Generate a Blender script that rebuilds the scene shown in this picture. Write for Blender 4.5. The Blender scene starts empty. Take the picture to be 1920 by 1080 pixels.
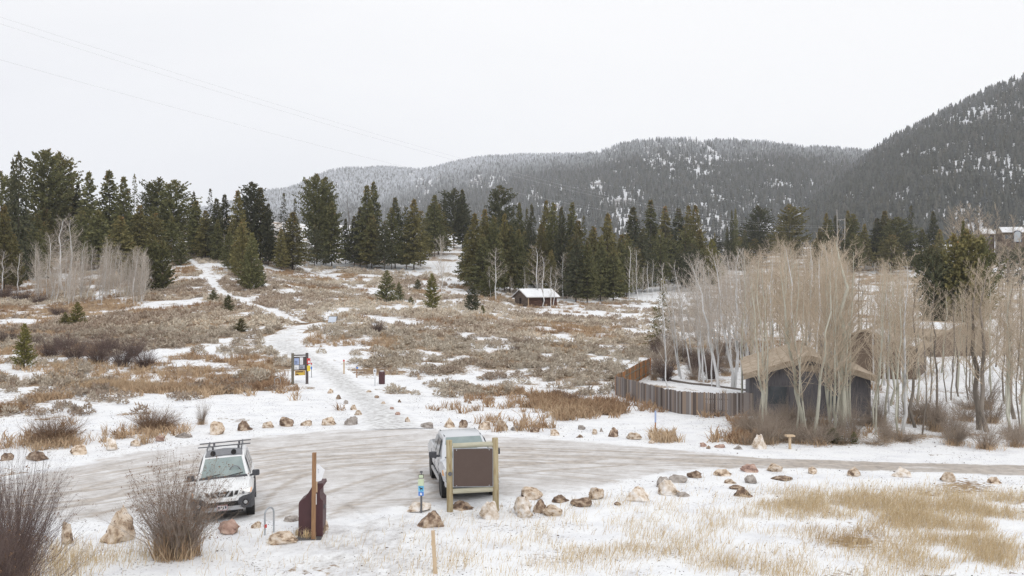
import bpy, bmesh, math, random
import numpy as np
from mathutils import Vector, Matrix
random.seed(7)
rng = np.random.default_rng(11)
SC = bpy.context.scene
COL = SC.collection
F, H, CX, CY = 1750.0, 7.3, 960.0, 540.0     # focal length in photo pixels, eye height in metres, optical centre
R = math.radians

# ------------------------------------------------------------------ object helpers
def tag(o, label=None, cat=None, group=None, kind=None):
    if label: o['label'] = label
    if cat: o['category'] = cat
    if group: o['group'] = group
    if kind: o['kind'] = kind
    return o

def empty(name, loc=(0, 0, 0), rz=0.0):
    o = bpy.data.objects.new(name, None)
    o.empty_display_size = 0.2
    o.location = loc
    o.rotation_euler = (0, 0, rz)
    COL.objects.link(o)
    return o

def link(name, me, mat=None, parent=None):
    o = bpy.data.objects.new(name, me)
    if mat is not None and len(me.materials) == 0:
        me.materials.append(mat)
    COL.objects.link(o)
    if parent: o.parent = parent
    return o

def copy_tree(o, parent=None):
    c = o.copy()
    COL.objects.link(c)
    if parent: c.parent = parent
    for ch in list(o.children):
        copy_tree(ch, c)
    return c

def np_mesh(name, verts, faces, smooth=False, attrs=None):
    verts = np.asarray(verts, np.float32)
    faces = np.asarray(faces, np.int32)
    n, k = faces.shape
    me = bpy.data.meshes.new(name)
    me.vertices.add(len(verts)); me.vertices.foreach_set('co', verts.ravel())
    me.loops.add(n * k); me.loops.foreach_set('vertex_index', faces.ravel())
    me.polygons.add(n)
    me.polygons.foreach_set('loop_start', np.arange(0, n * k, k, dtype=np.int32))
    me.polygons.foreach_set('loop_total', np.full(n, k, np.int32))
    if smooth: me.polygons.foreach_set('use_smooth', np.ones(n, bool))
    for nm, (dom, arr) in (attrs or {}).items():
        a = me.attributes.new(nm, 'FLOAT', dom)
        a.data.foreach_set('value', np.asarray(arr, np.float32).ravel())
    me.update(calc_edges=True)
    return me

class MB:
    """collects simple shapes in one bmesh and links them as ONE mesh object"""
    def __init__(s): s.bm = bmesh.new()
    def box(s, c, d, rot=None, bev=0.0):
        m = Matrix.Translation(c)
        if rot is not None: m = m @ rot
        r = bmesh.ops.create_cube(s.bm, size=1.0, matrix=m @ Matrix.Diagonal((d[0], d[1], d[2], 1)))
        if bev:
            es = list({e for v in r['verts'] for e in v.link_edges})
            bmesh.ops.bevel(s.bm, geom=es, offset=bev, segments=2, affect='EDGES', profile=0.6)
        return s
    def cyl(s, a, b, r0, r1=None, n=12):
        a, b = Vector(a), Vector(b); d = b - a
        m = Matrix.Translation((a + b) / 2) @ d.to_track_quat('Z', 'Y').to_matrix().to_4x4()
        bmesh.ops.create_cone(s.bm, cap_ends=True, segments=n, radius1=r0, radius2=r0 if r1 is None else r1, depth=d.length, matrix=m)
        return s
    def ball(s, c, r, sc=(1, 1, 1)):
        bmesh.ops.create_uvsphere(s.bm, u_segments=12, v_segments=8, radius=r, matrix=Matrix.Translation(c) @ Matrix.Diagonal((*sc, 1)))
        return s
    def poly(s, pts):
        s.bm.faces.new([s.bm.verts.new(p) for p in pts]); return s
    def prism(s, pts, off):
        """closed outline pts (3-D, planar) extruded by the vector off"""
        a = [s.bm.verts.new(p) for p in pts]; o = Vector(off)
        b = [s.bm.verts.new(Vector(p) + o) for p in pts]
        s.bm.faces.new(a); s.bm.faces.new(b[::-1])
        for i in range(len(a)):
            j = (i + 1) % len(a)
            s.bm.faces.new((a[i], b[i], b[j], a[j]))
        return s
    def loft(s, rings, cap=True):
        vs = [[s.bm.verts.new(p) for p in r] for r in rings]
        n = len(vs[0])
        for a, b in zip(vs, vs[1:]):
            for i in range(n):
                j = (i + 1) % n
                s.bm.faces.new((a[i], a[j], b[j], b[i]))
        if cap:
            s.bm.faces.new(vs[0][::-1]); s.bm.faces.new(vs[-1])
        return s
    def torus(s, c, R0, r0, axis='X', n=20, m=6):
        q = {'X': Vector((1, 0, 0)), 'Y': Vector((0, 1, 0)), 'Z': Vector((0, 0, 1))}[axis].to_track_quat('Z', 'Y').to_matrix()
        rings = []
        for i in range(n):
            t = 2 * math.pi * i / n
            rings.append([s.bm.verts.new(Vector(c) + q @ Vector(((R0 + r0 * math.cos(k * 2 * math.pi / m)) * math.cos(t), (R0 + r0 * math.cos(k * 2 * math.pi / m)) * math.sin(t), r0 * math.sin(k * 2 * math.pi / m)))) for k in range(m)])
        for i in range(n):
            a, b = rings[i], rings[(i + 1) % n]
            for k in range(m):
                l = (k + 1) % m
                s.bm.faces.new((a[k], b[k], b[l], a[l]))
        return s
    def mesh(s, name, smooth=None, bev=0.0):
        if bev:
            bmesh.ops.bevel(s.bm, geom=list(s.bm.edges), offset=bev, segments=1, affect='EDGES')
        bmesh.ops.recalc_face_normals(s.bm, faces=list(s.bm.faces))
        me = bpy.data.meshes.new(name); s.bm.to_mesh(me); s.bm.free()
        if smooth:
            me.polygons.foreach_set('use_smooth', np.ones(len(me.polygons), bool))
            me.set_sharp_from_angle(angle=R(smooth))
        return me
    def build(s, name, mat, parent=None, smooth=None, bev=0.0):
        return link(name, s.mesh(name, smooth, bev), mat, parent)

def tubes(p0, p1, r0, r1, sides=3):
    """arrays of segments -> vertices and quads of open prisms"""
    p0, p1 = np.asarray(p0, float), np.asarray(p1, float)
    r0, r1 = np.asarray(r0, float), np.asarray(r1, float)
    d = p1 - p0; d /= np.maximum(np.linalg.norm(d, axis=1, keepdims=True), 1e-9)
    ref = np.where(np.abs(d[:, 2:3]) > 0.9, np.array([[1.0, 0, 0]]), np.array([[0, 0, 1.0]]))
    a = np.cross(d, ref); a /= np.linalg.norm(a, axis=1, keepdims=True)
    b = np.cross(d, a)
    n = len(p0); V = np.zeros((n, 2 * sides, 3))
    for k in range(sides):
        t = 2 * math.pi * k / sides
        o = a * math.cos(t) + b * math.sin(t)
        V[:, k] = p0 + o * r0[:, None]; V[:, sides + k] = p1 + o * r1[:, None]
    base = (np.arange(n) * 2 * sides)[:, None]
    Q = []
    for k in range(sides):
        l = (k + 1) % sides
        Q.append(np.concatenate([base + k, base + l, base + sides + l, base + sides + k], 1))
    return V.reshape(-1, 3), np.stack(Q, 1).reshape(-1, 4)

def vnoise(x, y, s, seed=0):
    """smooth 2-D value noise, feature size s metres, 0..1"""
    x, y = np.asarray(x, float) / s + 1000.3, np.asarray(y, float) / s + 1000.7
    xi, yi = np.floor(x).astype(np.int64), np.floor(y).astype(np.int64)
    fx, fy = x - xi, y - yi
    fx, fy = fx * fx * (3 - 2 * fx), fy * fy * (3 - 2 * fy)
    def h(a, b):
        v = (a * 374761393 + b * 668265263 + seed * 974634777) & 0xFFFFFFFF
        v = ((v ^ (v >> 13)) * 1274126177) & 0xFFFFFFFF
        return ((v ^ (v >> 16)) & 0xFFFF) / 65535.0
    return (h(xi, yi) * (1 - fx) + h(xi + 1, yi) * fx) * (1 - fy) + (h(xi, yi + 1) * (1 - fx) + h(xi + 1, yi + 1) * fx) * fy

def fnoise(x, y, s, seed=0, o=4):
    v, a, t = 0, 1.0, 0
    for k in range(o):
        v = v + a * vnoise(x, y, s / 2 ** k, seed + k); t += a; a *= 0.55
    return v / t

def in_poly(px, py, poly):
    px, py = np.asarray(px, float), np.asarray(py, float)
    ins = np.zeros(px.shape, bool); n = len(poly)
    for i in range(n):
        x0, y0 = poly[i]; x1, y1 = poly[(i + 1) % n]
        if y0 == y1: continue
        c = ((y0 > py) != (y1 > py)) & (px < (x1 - x0) * (py - y0) / (y1 - y0) + x0)
        ins ^= c
    return ins

def dist_poly(x, y, pts, closed=True):
    d = np.full(np.shape(x), 1e9)
    for i in range(len(pts) if closed else len(pts) - 1):
        x0, y0 = pts[i]; x1, y1 = pts[(i + 1) % len(pts)]
        dx, dy = x1 - x0, y1 - y0
        t = np.clip(((x - x0) * dx + (y - y0) * dy) / (dx * dx + dy * dy + 1e-9), 0, 1)
        d = np.minimum(d, np.hypot(x - x0 - t * dx, y - y0 - t * dy))
    return d

# ------------------------------------------------------------------ the lie of the land
LAND = [
    (-900, [(45, 0), (60, .6), (80, 2), (100, 3.2), (130, 5), (150, 6.5), (180, 10), (210, 15), (240, 20), (300, 29), (420, 42), (600, 50)]),
    (0, [(45, 0), (60, .4), (80, 1.6), (100, 2.8), (130, 4.6), (150, 5.8), (180, 9.3), (210, 13.5), (240, 19), (300, 28), (420, 40), (600, 46)]),
    (370, [(45, 0), (71, .3), (100, 2.9), (130, 5.2), (160, 8.6), (200, 14), (240, 20), (300, 28), (420, 40), (600, 45)]),
    (640, [(45, 0), (71, .1), (90, 1.8), (103, 3.3), (135, 4.7), (170, 6.8), (200, 9.8), (230, 13.5), (280, 21), (350, 30), (450, 38), (600, 42)]),
    (850, [(45, 0), (71, 0), (90, 1.5), (110, 2.9), (140, 4.2), (170, 5.3), (200, 8.2), (230, 12.5), (270, 19), (330, 26), (450, 34), (600, 36)]),
    (1000, [(45, 0), (71, -.1), (90, .8), (120, 2.4), (150, 3.3), (180, 3.9), (200, 5.4), (230, 8.5), (270, 12), (330, 18), (450, 26), (600, 30)]),
    (1200, [(45, 0), (71, -.1), (100, .6), (140, 2.2), (180, 3.4), (210, 4), (240, 6), (280, 9), (340, 15), (450, 24), (600, 28)]),
    (1400, [(45, 0), (71, 0), (100, .3), (150, 1.2), (200, 3), (240, 6), (300, 13), (360, 20), (450, 27), (600, 30)]),
    (1650, [(45, 0), (60, .1), (80, .2), (110, .4), (150, 1), (200, 2.5), (250, 6.5), (300, 13), (350, 21), (450, 29), (600, 32)]),
    (2300, [(45, 0), (60, .1), (80, .2), (110, .4), (150, 1), (200, 2.5), (250, 6.5), (300, 13), (350, 21), (450, 30), (600, 34)]),
]
YG = np.exp(np.linspace(math.log(3), math.log(600), 500))
LX = np.array([c for c, _ in LAND], float)
ZT = []
for _, pts in LAND:
    a = np.array(pts, float); zz = np.interp(YG, a[:, 0], a[:, 1], left=0)
    for _k in range(3):
        zz = np.convolve(np.pad(zz, 7, mode='edge'), np.ones(15) / 15, 'valid')
    ZT.append(zz)
ZT = np.array(ZT)
TILT = [(-8.9, 29.9, 0.055, 3.0), (-2.3, 34.2, 0.03, 3.4)]    # the lot is not level under the two cars
def land(x, y):
    x, y = np.asarray(x, float), np.asarray(y, float)
    yy = np.maximum(y, 3.0)
    px = np.clip(CX + F * x / yy, LX[0], LX[-1])
    li = np.clip(np.interp(np.log(np.minimum(yy, 600)), np.log(YG), np.arange(len(YG))), 0, len(YG) - 1.001)
    i0 = li.astype(int); fi = li - i0
    ci = np.clip(np.searchsorted(LX, px, side='right') - 1, 0, len(LX) - 2)
    fc = (px - LX[ci]) / (LX[ci + 1] - LX[ci]); fc = fc * fc * (3 - 2 * fc)
    g = lambda c: ZT[c, i0] * (1 - fi) + ZT[c, i0 + 1] * fi
    z = g(ci) * (1 - fc) + g(ci + 1) * fc
    amp = np.interp(yy, [0, 20, 42, 56, 80, 200], [.02, .05, .03, .08, .22, .5])
    z = z + amp * (fnoise(x, y, 4.0, 3, 3) - .5) * 2 * .6
    for tx, ty, k, s in TILT:
        z = z + k * (x - tx) * np.exp(-((x - tx) ** 2 + (y - ty) ** 2) / (2 * s * s))
    return z
YS = np.exp(np.linspace(math.log(14), math.log(520), 3000))
def spot(px, py):
    """the point of the ground seen at a photo pixel"""
    u = (px - CX) / F
    yi = CY + F * (H - land(u * YS, YS)) / YS
    k = int(np.argmax(yi <= py)) if np.any(yi <= py) else len(YS) - 1
    Y = float(YS[k]); X = u * Y
    return X, Y, float(land(X, Y))
def at_depth(px, Y):
    X = (px - CX) / F * Y
    return X, Y, float(land(X, Y))
def pix(x, y, z):
    return CX + F * x / y, CY + F * (H - z) / y

# how much plant cover there is (1) instead of snow (0), over the land
VPX = [-300, 0, 200, 400, 500, 600, 700, 850, 1000, 1150, 1250, 1400, 1650, 1920, 2300]
VROWS = [
    (440, [.6, .6, .6, .5, .5, .3, .3, .25, .3, .3, .3, .3, .3, .3, .3]),
    (480, [.7, .7, .55, .55, .5, .35, .3, .34, .3, .3, .4, .6, .6, .6, .6]),
    (520, [.7, .65, .5, .55, .6, .55, .42, .4, .3, .35, .3, .6, .6, .6, .6]),
    (560, [.75, .7, .65, .62, .62, .6, .45, .5, .5, .4, .3, .55, .5, .5, .5]),
    (590, [.7, .7, .7, .68, .66, .55, .56, .54, .5, .32, .2, .45, .4, .35, .35]),
    (620, [.74, .74, .74, .7, .66, .48, .62, .64, .64, .62, .4, .25, .2, .2, .2]),
    (650, [.74, .74, .74, .7, .6, .35, .66, .66, .62, .6, .6, .6, .2, .15, .15]),
    (680, [.55, .55, .62, .68, .72, .1, .6, .62, .52, .5, .6, .6, .12, .12, .12]),
    (710, [.55, .55, .58, .64, .55, .0, .12, .36, .36, .3, .26, .1, .12, .12, .12]),
    (740, [.52, .55, .58, .25, .05, 0, 0, .1, .2, .28, .16, .12, .12, .12, .12]),
    (780, [.45, .5, .5, .08, 0, 0, 0, 0, .15, .2, .15, .3, .25, .2, .2]),
    (820, [.4, .4, .25, 0, 0, 0, 0, 0, 0, .08, .12, .3, .25, .25, .25]),
    (845, [.1, .1, .05, 0, 0, 0, 0, 0, 0, 0, .1, .1, .1, .1, .1]),
    (900, [.1, .1, .05, 0, 0, 0, 0, 0, .05, .05, .08, .12, .12, .12, .12]),
    (960, [.3, .3, .2, .12, .15, .12, .12, .12, .15, .18, .18, .18, .18, .18, .18]),
    (1100, [.3, .3, .25, .16, .14, .12, .12, .15, .2, .22, .22, .2, .2, .2, .2])]
VY = np.array([r[0] for r in VROWS], float); VT = np.array([r[1] for r in VROWS]); VX = np.array(VPX, float)
def cover(x, y, z):
    px, py = pix(x, np.maximum(y, 3), z)
    a = np.clip(np.interp(px, VX, np.arange(len(VX))), 0, len(VX) - 1.001); b = np.clip(np.interp(py, VY, np.arange(len(VY))), 0, len(VY) - 1.001)
    i, j = a.astype(int), b.astype(int); fa, fb = a - i, b - j
    v = (VT[j, i] * (1 - fa) + VT[j, i + 1] * fa) * (1 - fb) + (VT[j + 1, i] * (1 - fa) + VT[j + 1, i + 1] * fa) * fb
    n = fnoise(x, y, 7.0, 21, 4)
    m = np.clip(v + (n - .5) * 1.15 + (fnoise(x, y, 2.2, 77, 2) - .5) * 1.0, 0, 1)
    return np.where(v < .02, 0, m)

# ------------------------------------------------------------------ materials
M = {}
def new_mat(name):
    m = bpy.data.materials.new(name); m.use_nodes = True
    nt = m.node_tree; nt.nodes.clear()
    out = nt.nodes.new('ShaderNodeOutputMaterial'); p = nt.nodes.new('ShaderNodeBsdfPrincipled')
    nt.links.new(p.outputs[0], out.inputs['Surface'])
    M[name] = m
    return m, nt, p
def N(nt, kind, **kw):
    n = nt.nodes.new(kind)
    for k, v in kw.items():
        if k in n.inputs: n.inputs[k].default_value = v
        else: setattr(n, k, v)
    return n
def ramp(nt, fac, cols, pos=None):
    r = nt.nodes.new('ShaderNodeValToRGB'); e = r.color_ramp.elements
    pos = pos or [i / max(1, len(cols) - 1) for i in range(len(cols))]
    while len(e) < len(cols): e.new(0.5)
    for k, (c, p) in enumerate(zip(cols, pos)):
        e[k].position = p; e[k].color = (*c, 1) if len(c) == 3 else c
    nt.links.new(fac, r.inputs[0])
    return r.outputs[0]
def math_(nt, op, a, b=0.0, clamp=False):
    n = nt.nodes.new('ShaderNodeMath'); n.operation = op; n.use_clamp = clamp
    for i, v in enumerate((a, b)):
        if isinstance(v, (int, float)): n.inputs[i].default_value = v
        else: nt.links.new(v, n.inputs[i])
    return n.outputs[0]
def mixc(nt, f, a, b):
    n = nt.nodes.new('ShaderNodeMix'); n.data_type = 'RGBA'
    for s, v in ((n.inputs[0], f), (n.inputs[6], a), (n.inputs[7], b)):
        if isinstance(v, (int, float)): s.default_value = v
        elif isinstance(v, tuple): s.default_value = (*v, 1)
        else: nt.links.new(v, s)
    return n.outputs[2]
def noise(nt, vec, scale, detail=3, rough=.55, dist=0.0):
    n = N(nt, 'ShaderNodeTexNoise', Scale=scale, Detail=detail, Roughness=rough, Distortion=dist)
    nt.links.new(vec, n.inputs['Vector'])
    return n.outputs[0]
def coords(nt, scale=(1, 1, 1), kind='Object'):
    t = nt.nodes.new('ShaderNodeTexCoord')
    if kind == 'World':
        g = nt.nodes.new('ShaderNodeNewGeometry'); src = g.outputs['Position']
    else: src = t.outputs[kind]
    m = nt.nodes.new('ShaderNodeMapping'); m.inputs['Scale'].default_value = scale
    nt.links.new(src, m.inputs[0])
    return m.outputs[0]
def bump(nt, p, h, strength=.4, dist=.02):
    b = N(nt, 'ShaderNodeBump', Strength=strength, Distance=dist)
    nt.links.new(h, b.inputs['Height']); nt.links.new(b.outputs[0], p.inputs['Normal'])
def mottle(name, cols, scale=3.0, rough=.8, stretch=(1, 1, 1), pos=None, bmp=0.0, bscale=None, metal=0.0, rnd=0.0, spec=None, kind='Object', detail=4):
    m, nt, p = new_mat(name)
    v = coords(nt, stretch, kind)
    c = ramp(nt, noise(nt, v, scale, detail), cols, pos or [.3 + .4 * i / max(1, len(cols) - 1) for i in range(len(cols))])
    if rnd:
        oi = nt.nodes.new('ShaderNodeObjectInfo')
        hs = nt.nodes.new('ShaderNodeHueSaturation')
        nt.links.new(math_(nt, 'ADD', math_(nt, 'MULTIPLY', oi.outputs['Random'], 2 * rnd), 1 - rnd), hs.inputs['Value'])
        nt.links.new(c, hs.inputs['Color']); c = hs.outputs[0]
    nt.links.new(c, p.inputs['Base Color'])
    p.inputs['Roughness'].default_value = rough; p.inputs['Metallic'].default_value = metal
    if spec is not None: p.inputs['Specular IOR Level'].default_value = spec
    if bmp: bump(nt, p, noise(nt, v, bscale or scale * 3, 5), bmp)
    return m
def leafy(name, cols, pos=None, rough=.85, rnd=.24, frost=None):
    """foliage: each spray has its own tint; copies differ a little"""
    m, nt, p = new_mat(name)
    a = N(nt, 'ShaderNodeAttribute', attribute_name='tint')
    c = ramp(nt, a.outputs['Fac'], cols, pos)
    if frost:
        f = N(nt, 'ShaderNodeAttribute', attribute_name='frost')
        c = mixc(nt, f.outputs['Fac'], c, frost)
    oi = nt.nodes.new('ShaderNodeObjectInfo'); hs = nt.nodes.new('ShaderNodeHueSaturation')
    nt.links.new(math_(nt, 'ADD', math_(nt, 'MULTIPLY', oi.outputs['Random'], 2 * rnd), 1 - rnd), hs.inputs['Value'])
    nt.links.new(c, hs.inputs['Color']); nt.links.new(hs.outputs[0], p.inputs['Base Color'])
    p.inputs['Roughness'].default_value = rough; p.inputs['Specular IOR Level'].default_value = .15
    return m

def paint(name, col, metal, low):
    m, nt, p = new_mat(name)
    v = coords(nt); sp = nt.nodes.new('ShaderNodeSeparateXYZ'); nt.links.new(v, sp.inputs[0])
    g = math_(nt, 'ADD', math_(nt, 'MULTIPLY', math_(nt, 'SUBTRACT', low, sp.outputs[2]), 1.6), math_(nt, 'MULTIPLY', math_(nt, 'SUBTRACT', noise(nt, v, 4, 6, .65), .5), 1.3), True)
    c = mixc(nt, math_(nt, 'MULTIPLY', g, .75), col, (.3, .26, .22))
    nt.links.new(c, p.inputs['Base Color']); nt.links.new(math_(nt, 'ADD', math_(nt, 'MULTIPLY', g, .5), .26, True), p.inputs['Roughness']); p.inputs['Metallic'].default_value = metal
paint('white_paint', (.8, .81, .82), 0, .62)
paint('silver_paint', (.62, .64, .67), .2, .85)
mottle('dark_plastic', [(.045, .047, .055), (.07, .072, .08)], 14, .6)
mottle('grey_plastic', [(.16, .165, .18), (.2, .205, .22)], 9, .5)
mottle('black', [(.008, .008, .009), (.016, .016, .017)], 8, .6)
mottle('tyre_rubber', [(.012, .012, .013), (.03, .029, .028)], 12, .85, bmp=.3)
mottle('alloy', [(.45, .46, .48), (.58, .59, .6)], 6, .35, metal=.6)
mottle('chrome', [(.6, .61, .63), (.7, .71, .72)], 6, .15, metal=.9)
mottle('windscreen_glass', [(.2, .26, .26), (.29, .35, .34)], 2, .06, spec=1.0)  # pale grey-green base colour carries part of the sky reflection
mottle('window_glass', [(.05, .06, .07), (.09, .1, .11)], 2, .06, spec=.9)
mottle('lamp_glass', [(.6, .62, .62), (.72, .73, .72)], 6, .12, spec=.8)
mottle('amber', [(.75, .33, .1), (.8, .4, .16)], 5, .2)
mottle('maroon', [(.25, .03, .05), (.3, .05, .07)], 5, .5)
mottle('red', [(.55, .05, .05), (.62, .08, .07)], 5, .5)
mottle('yellow', [(.75, .55, .04), (.8, .62, .06)], 5, .5)
mottle('gold_board', [(.42, .25, .07), (.5, .32, .1)], 5, .6)
mottle('sign_blue', [(.06, .2, .62), (.08, .25, .68)], 5, .45)
mottle('sign_cyan', [(.14, .5, .8), (.18, .55, .84)], 5, .45)
mottle('sign_pale_green', [(.55, .64, .45), (.62, .7, .5)], 5, .5)
mottle('paper', [(.74, .75, .78), (.8, .81, .83)], 6, .7)
mottle('paper_blue', [(.3, .38, .62), (.42, .5, .7)], 14, .7)
mottle('paper_pale_blue', [(.55, .62, .74), (.66, .72, .8)], 14, .6)
mottle('paper_grey', [(.25, .27, .34), (.45, .47, .52)], 20, .7)
mottle('dark_navy', [(.015, .02, .05), (.03, .035, .07)], 6, .6)
mottle('sign_brown', [(.098, .068, .057), (.108, .076, .064)], 5, .55, spec=.3)
mottle('bin_brown', [(.075, .032, .036), (.09, .04, .043)], 4, .5, spec=.4)
mottle('post_wood', [(.28, .2, .1), (.4, .33, .2), (.46, .4, .26)], 3, .85, (6, 6, .8), bmp=.3)
mottle('pole_rail_wood', [(.4, .38, .28), (.52, .5, .4)], 3, .85, (.8, 6, 6), bmp=.3)
mottle('cedar_post', [(.24, .13, .065), (.36, .21, .11)], 4, .8, (8, 8, .8), bmp=.2)
mottle('pale_post', [(.5, .37, .24), (.62, .48, .33)], 4, .8, (8, 8, .8), bmp=.2)
mottle('grey_post', [(.12, .105, .08), (.2, .18, .14)], 4, .85, (6, 6, .8), bmp=.3)
mottle('kiosk_wood', [(.075, .06, .06), (.12, .1, .095)], 5, .8, (6, 6, .8))
mottle('steel', [(.4, .43, .46), (.5, .53, .56)], 6, .35, metal=.5)
mottle('dark_steel', [(.1, .1, .11), (.16, .16, .17)], 6, .5, metal=.3)
mottle('rust', [(.3, .12, .05), (.42, .2, .1)], 8, .8)
mottle('rock_tan', [(.08, .05, .035), (.36, .26, .18), (.6, .49, .38), (.74, .67, .6)], 3.2, .9, pos=[.34, .43, .52, .68], bmp=1.0, bscale=6, rnd=.12, detail=8)
mottle('rock_brown', [(.05, .033, .026), (.17, .11, .075), (.4, .3, .22), (.62, .53, .44)], 3.0, .9, pos=[.32, .46, .58, .72], bmp=.7, bscale=6, rnd=.15, detail=8)
mottle('rock_pale', [(.13, .08, .055), (.5, .4, .3), (.7, .62, .54), (.82, .79, .76)], 3.0, .9, pos=[.32, .4, .5, .64], bmp=1.0, bscale=6, rnd=.08, detail=8)
mottle('rock_grey', [(.13, .105, .09), (.36, .32, .29), (.52, .48, .45)], 2.6, .9, pos=[.3, .5, .7], bmp=.6, bscale=6, rnd=.15, detail=8)
mottle('rock_pink', [(.12, .07, .06), (.38, .25, .2), (.52, .38, .32)], 2.6, .9, pos=[.32, .48, .65], bmp=.6, bscale=6, rnd=.12, detail=8)
mottle('bark_white', [(.1, .09, .08), (.5, .5, .49), (.66, .66, .66), (.72, .72, .72)], 5, .85, (2.2, 2.2, .9), [.3, .4, .5, .7], bmp=.2, rnd=.06)
mottle('bark_green', [(.1, .09, .07), (.37, .36, .29), (.5, .49, .41), (.56, .55, .48)], 5, .85, (2.2, 2.2, .9), [.3, .4, .5, .7], bmp=.2, rnd=.08)
mottle('bark_grey', [(.1, .085, .07), (.22, .19, .16), (.32, .28, .24)], 5, .9, (3, 3, .7), bmp=.3, rnd=.1)
mottle('twig_tan', [(.43, .345, .255), (.66, .56, .44)], 2, .9, rnd=.14)
mottle('twig_pale', [(.48, .42, .36), (.66, .6, .54)], 2, .9, rnd=.12)
mottle('stem_grey', [(.22, .16, .125), (.44, .37, .315)], 3, .9, rnd=.1)
mottle('stem_purple', [(.085, .055, .05), (.2, .145, .125)], 3, .9, rnd=.15)
mottle('stem_brown', [(.14, .085, .05), (.3, .2, .13)], 3, .9, rnd=.15)
mottle('stem_brush', [(.24, .185, .145), (.46, .385, .315)], 3, .9, rnd=.18)
mottle('seed_head', [(.12, .065, .035), (.28, .17, .1)], 9, .95)
mottle('conifer_bark', [(.05, .038, .03), (.12, .09, .07)], 6, .95, (3, 3, .6))
mottle('snag_bark', [(.09, .075, .065), (.2, .17, .15)], 6, .95, (3, 3, .6))
mottle('roof_shingle', [(.25, .19, .13), (.4, .32, .24), (.5, .42, .33)], 2.5, .95, bmp=.4, bscale=14, detail=8)
mottle('roof_snow', [(.78, .8, .83), (.86, .87, .89)], 2, .9, bmp=.3)
mottle('wall_blue', [(.055, .053, .062), (.115, .11, .12), (.19, .175, .165)], 4, .85, (9, 9, .35), bmp=.5)
mottle('wall_brown', [(.13, .09, .065), (.2, .15, .11)], 4, .85, (8, 8, 1))
mottle('trim_tan', [(.33, .26, .19), (.42, .35, .27)], 5, .8)
mottle('log_brown', [(.035, .016, .012), (.1, .05, .036), (.16, .085, .06)], 2.2, .9, (.4, .4, 9), bmp=.6)
mottle('log_grey', [(.05, .035, .028), (.12, .09, .07), (.2, .16, .13)], 2.2, .9, (.4, .4, 9), bmp=.6)
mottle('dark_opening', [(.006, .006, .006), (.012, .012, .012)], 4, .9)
mottle('wire', [(.55, .55, .57), (.62, .62, .64)], 4, .6)
mottle('pole_grey', [(.3, .285, .27), (.4, .38, .36)], 4, .8)
mottle('pebble', [(.05, .04, .035), (.2, .15, .12)], 3, .95, kind='World')
leafy('needles_dark', [(0.045, 0.0501, 0.0349), (0.0855, 0.0919, 0.0538), (0.1361, 0.126, 0.0678), (0.1867, 0.1361, 0.0729)], [0, .4, .8, 1])
leafy('needles_green', [(0.0627, 0.069, 0.0374), (0.1361, 0.1398, 0.0627), (0.2056, 0.1892, 0.0804), (0.2626, 0.1741, 0.0792)], [0, .4, .82, 1])
leafy('needles_olive', [(0.0792, 0.0754, 0.0374), (0.1614, 0.1488, 0.0627), (0.2309, 0.193, 0.0804), (0.3132, 0.1741, 0.0792)], [0, .4, .8, 1])
leafy('needles_young', [(0.0855, 0.0855, 0.0349), (0.1867, 0.1741, 0.0577), (0.2626, 0.2309, 0.0792)], [0, .5, 1])
leafy('forest_needles', [(.018, .022, .016), (.036, .038, .024), (.062, .056, .034)], frost=(.5, .52, .56))
leafy('sage_leaves', [(.34, .265, .21), (.53, .465, .38), (.62, .57, .485), (.66, .53, .4)], [0, .4, .8, 1])
leafy('straw', [(.52, .37, .21), (.76, .6, .38), (.84, .72, .5)])
leafy('russet_grass', [(.33, .205, .125), (.5, .36, .235), (.62, .48, .33)])
leafy('fence_planks', [(.07, .055, .05), (.17, .14, .125), (.23, .21, .205), (.27, .19, .13), (.31, .29, .285)], [0, .35, .62, .85, 1])
leafy('cedar_planks', [(.1, .075, .055), (.24, .16, .1), (.42, .22, .1)])
mottle('orange_post', [(.34, .14, .055), (.48, .22, .09)], 6, .8, (6, 6, .8))
# ------------------------------------------------------------------ ground
def snow_tone(nt, v):
    a = noise(nt, v, .9, 4)
    return ramp(nt, a, [(.74, .75, .78), (.84, .85, .87), (.87, .88, .89)], [.3, .48, .65])
def grit(nt, v):
    """small dark crumbs, twigs and stalks poking through thin snow"""
    a = noise(nt, v, 9, 5, .7); b = noise(nt, v, .55, 3)
    return math_(nt, 'MULTIPLY', math_(nt, 'SUBTRACT', math_(nt, 'ADD', a, math_(nt, 'MULTIPLY', b, .34)), .765), 11, True)

m, nt, p = new_mat('snowy_ground')
v = coords(nt, (1, 1, 1), 'World')
va = N(nt, 'ShaderNodeAttribute', attribute_name='veg'); tr = N(nt, 'ShaderNodeAttribute', attribute_name='trod')
n1, n2 = noise(nt, v, .8, 5), noise(nt, v, 5, 4)
s = math_(nt, 'ADD', va.outputs['Fac'], math_(nt, 'ADD', math_(nt, 'MULTIPLY', math_(nt, 'SUBTRACT', n1, .5), .9), math_(nt, 'MULTIPLY', math_(nt, 'SUBTRACT', n2, .5), 1.1)))
mask = math_(nt, 'MULTIPLY', math_(nt, 'SUBTRACT', s, .48), 6, True)
mask = math_(nt, 'MULTIPLY', mask, math_(nt, 'MULTIPLY', va.outputs['Fac'], 8, True))
lit = ramp(nt, noise(nt, v, .35, 6, .65), [(.1, .075, .06), (.26, .18, .115), (.36, .27, .18), (.3, .17, .085)], [.3, .45, .58, .7])
sn = mixc(nt, math_(nt, 'MULTIPLY', grit(nt, v), .75), snow_tone(nt, v), (.16, .12, .1))
trod = math_(nt, 'MULTIPLY', tr.outputs['Fac'], math_(nt, 'MULTIPLY', math_(nt, 'SUBTRACT', noise(nt, coords(nt, (1, .6, 1), 'World'), 2.2, 6, .68), .38), 3.2, True), True)
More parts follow.
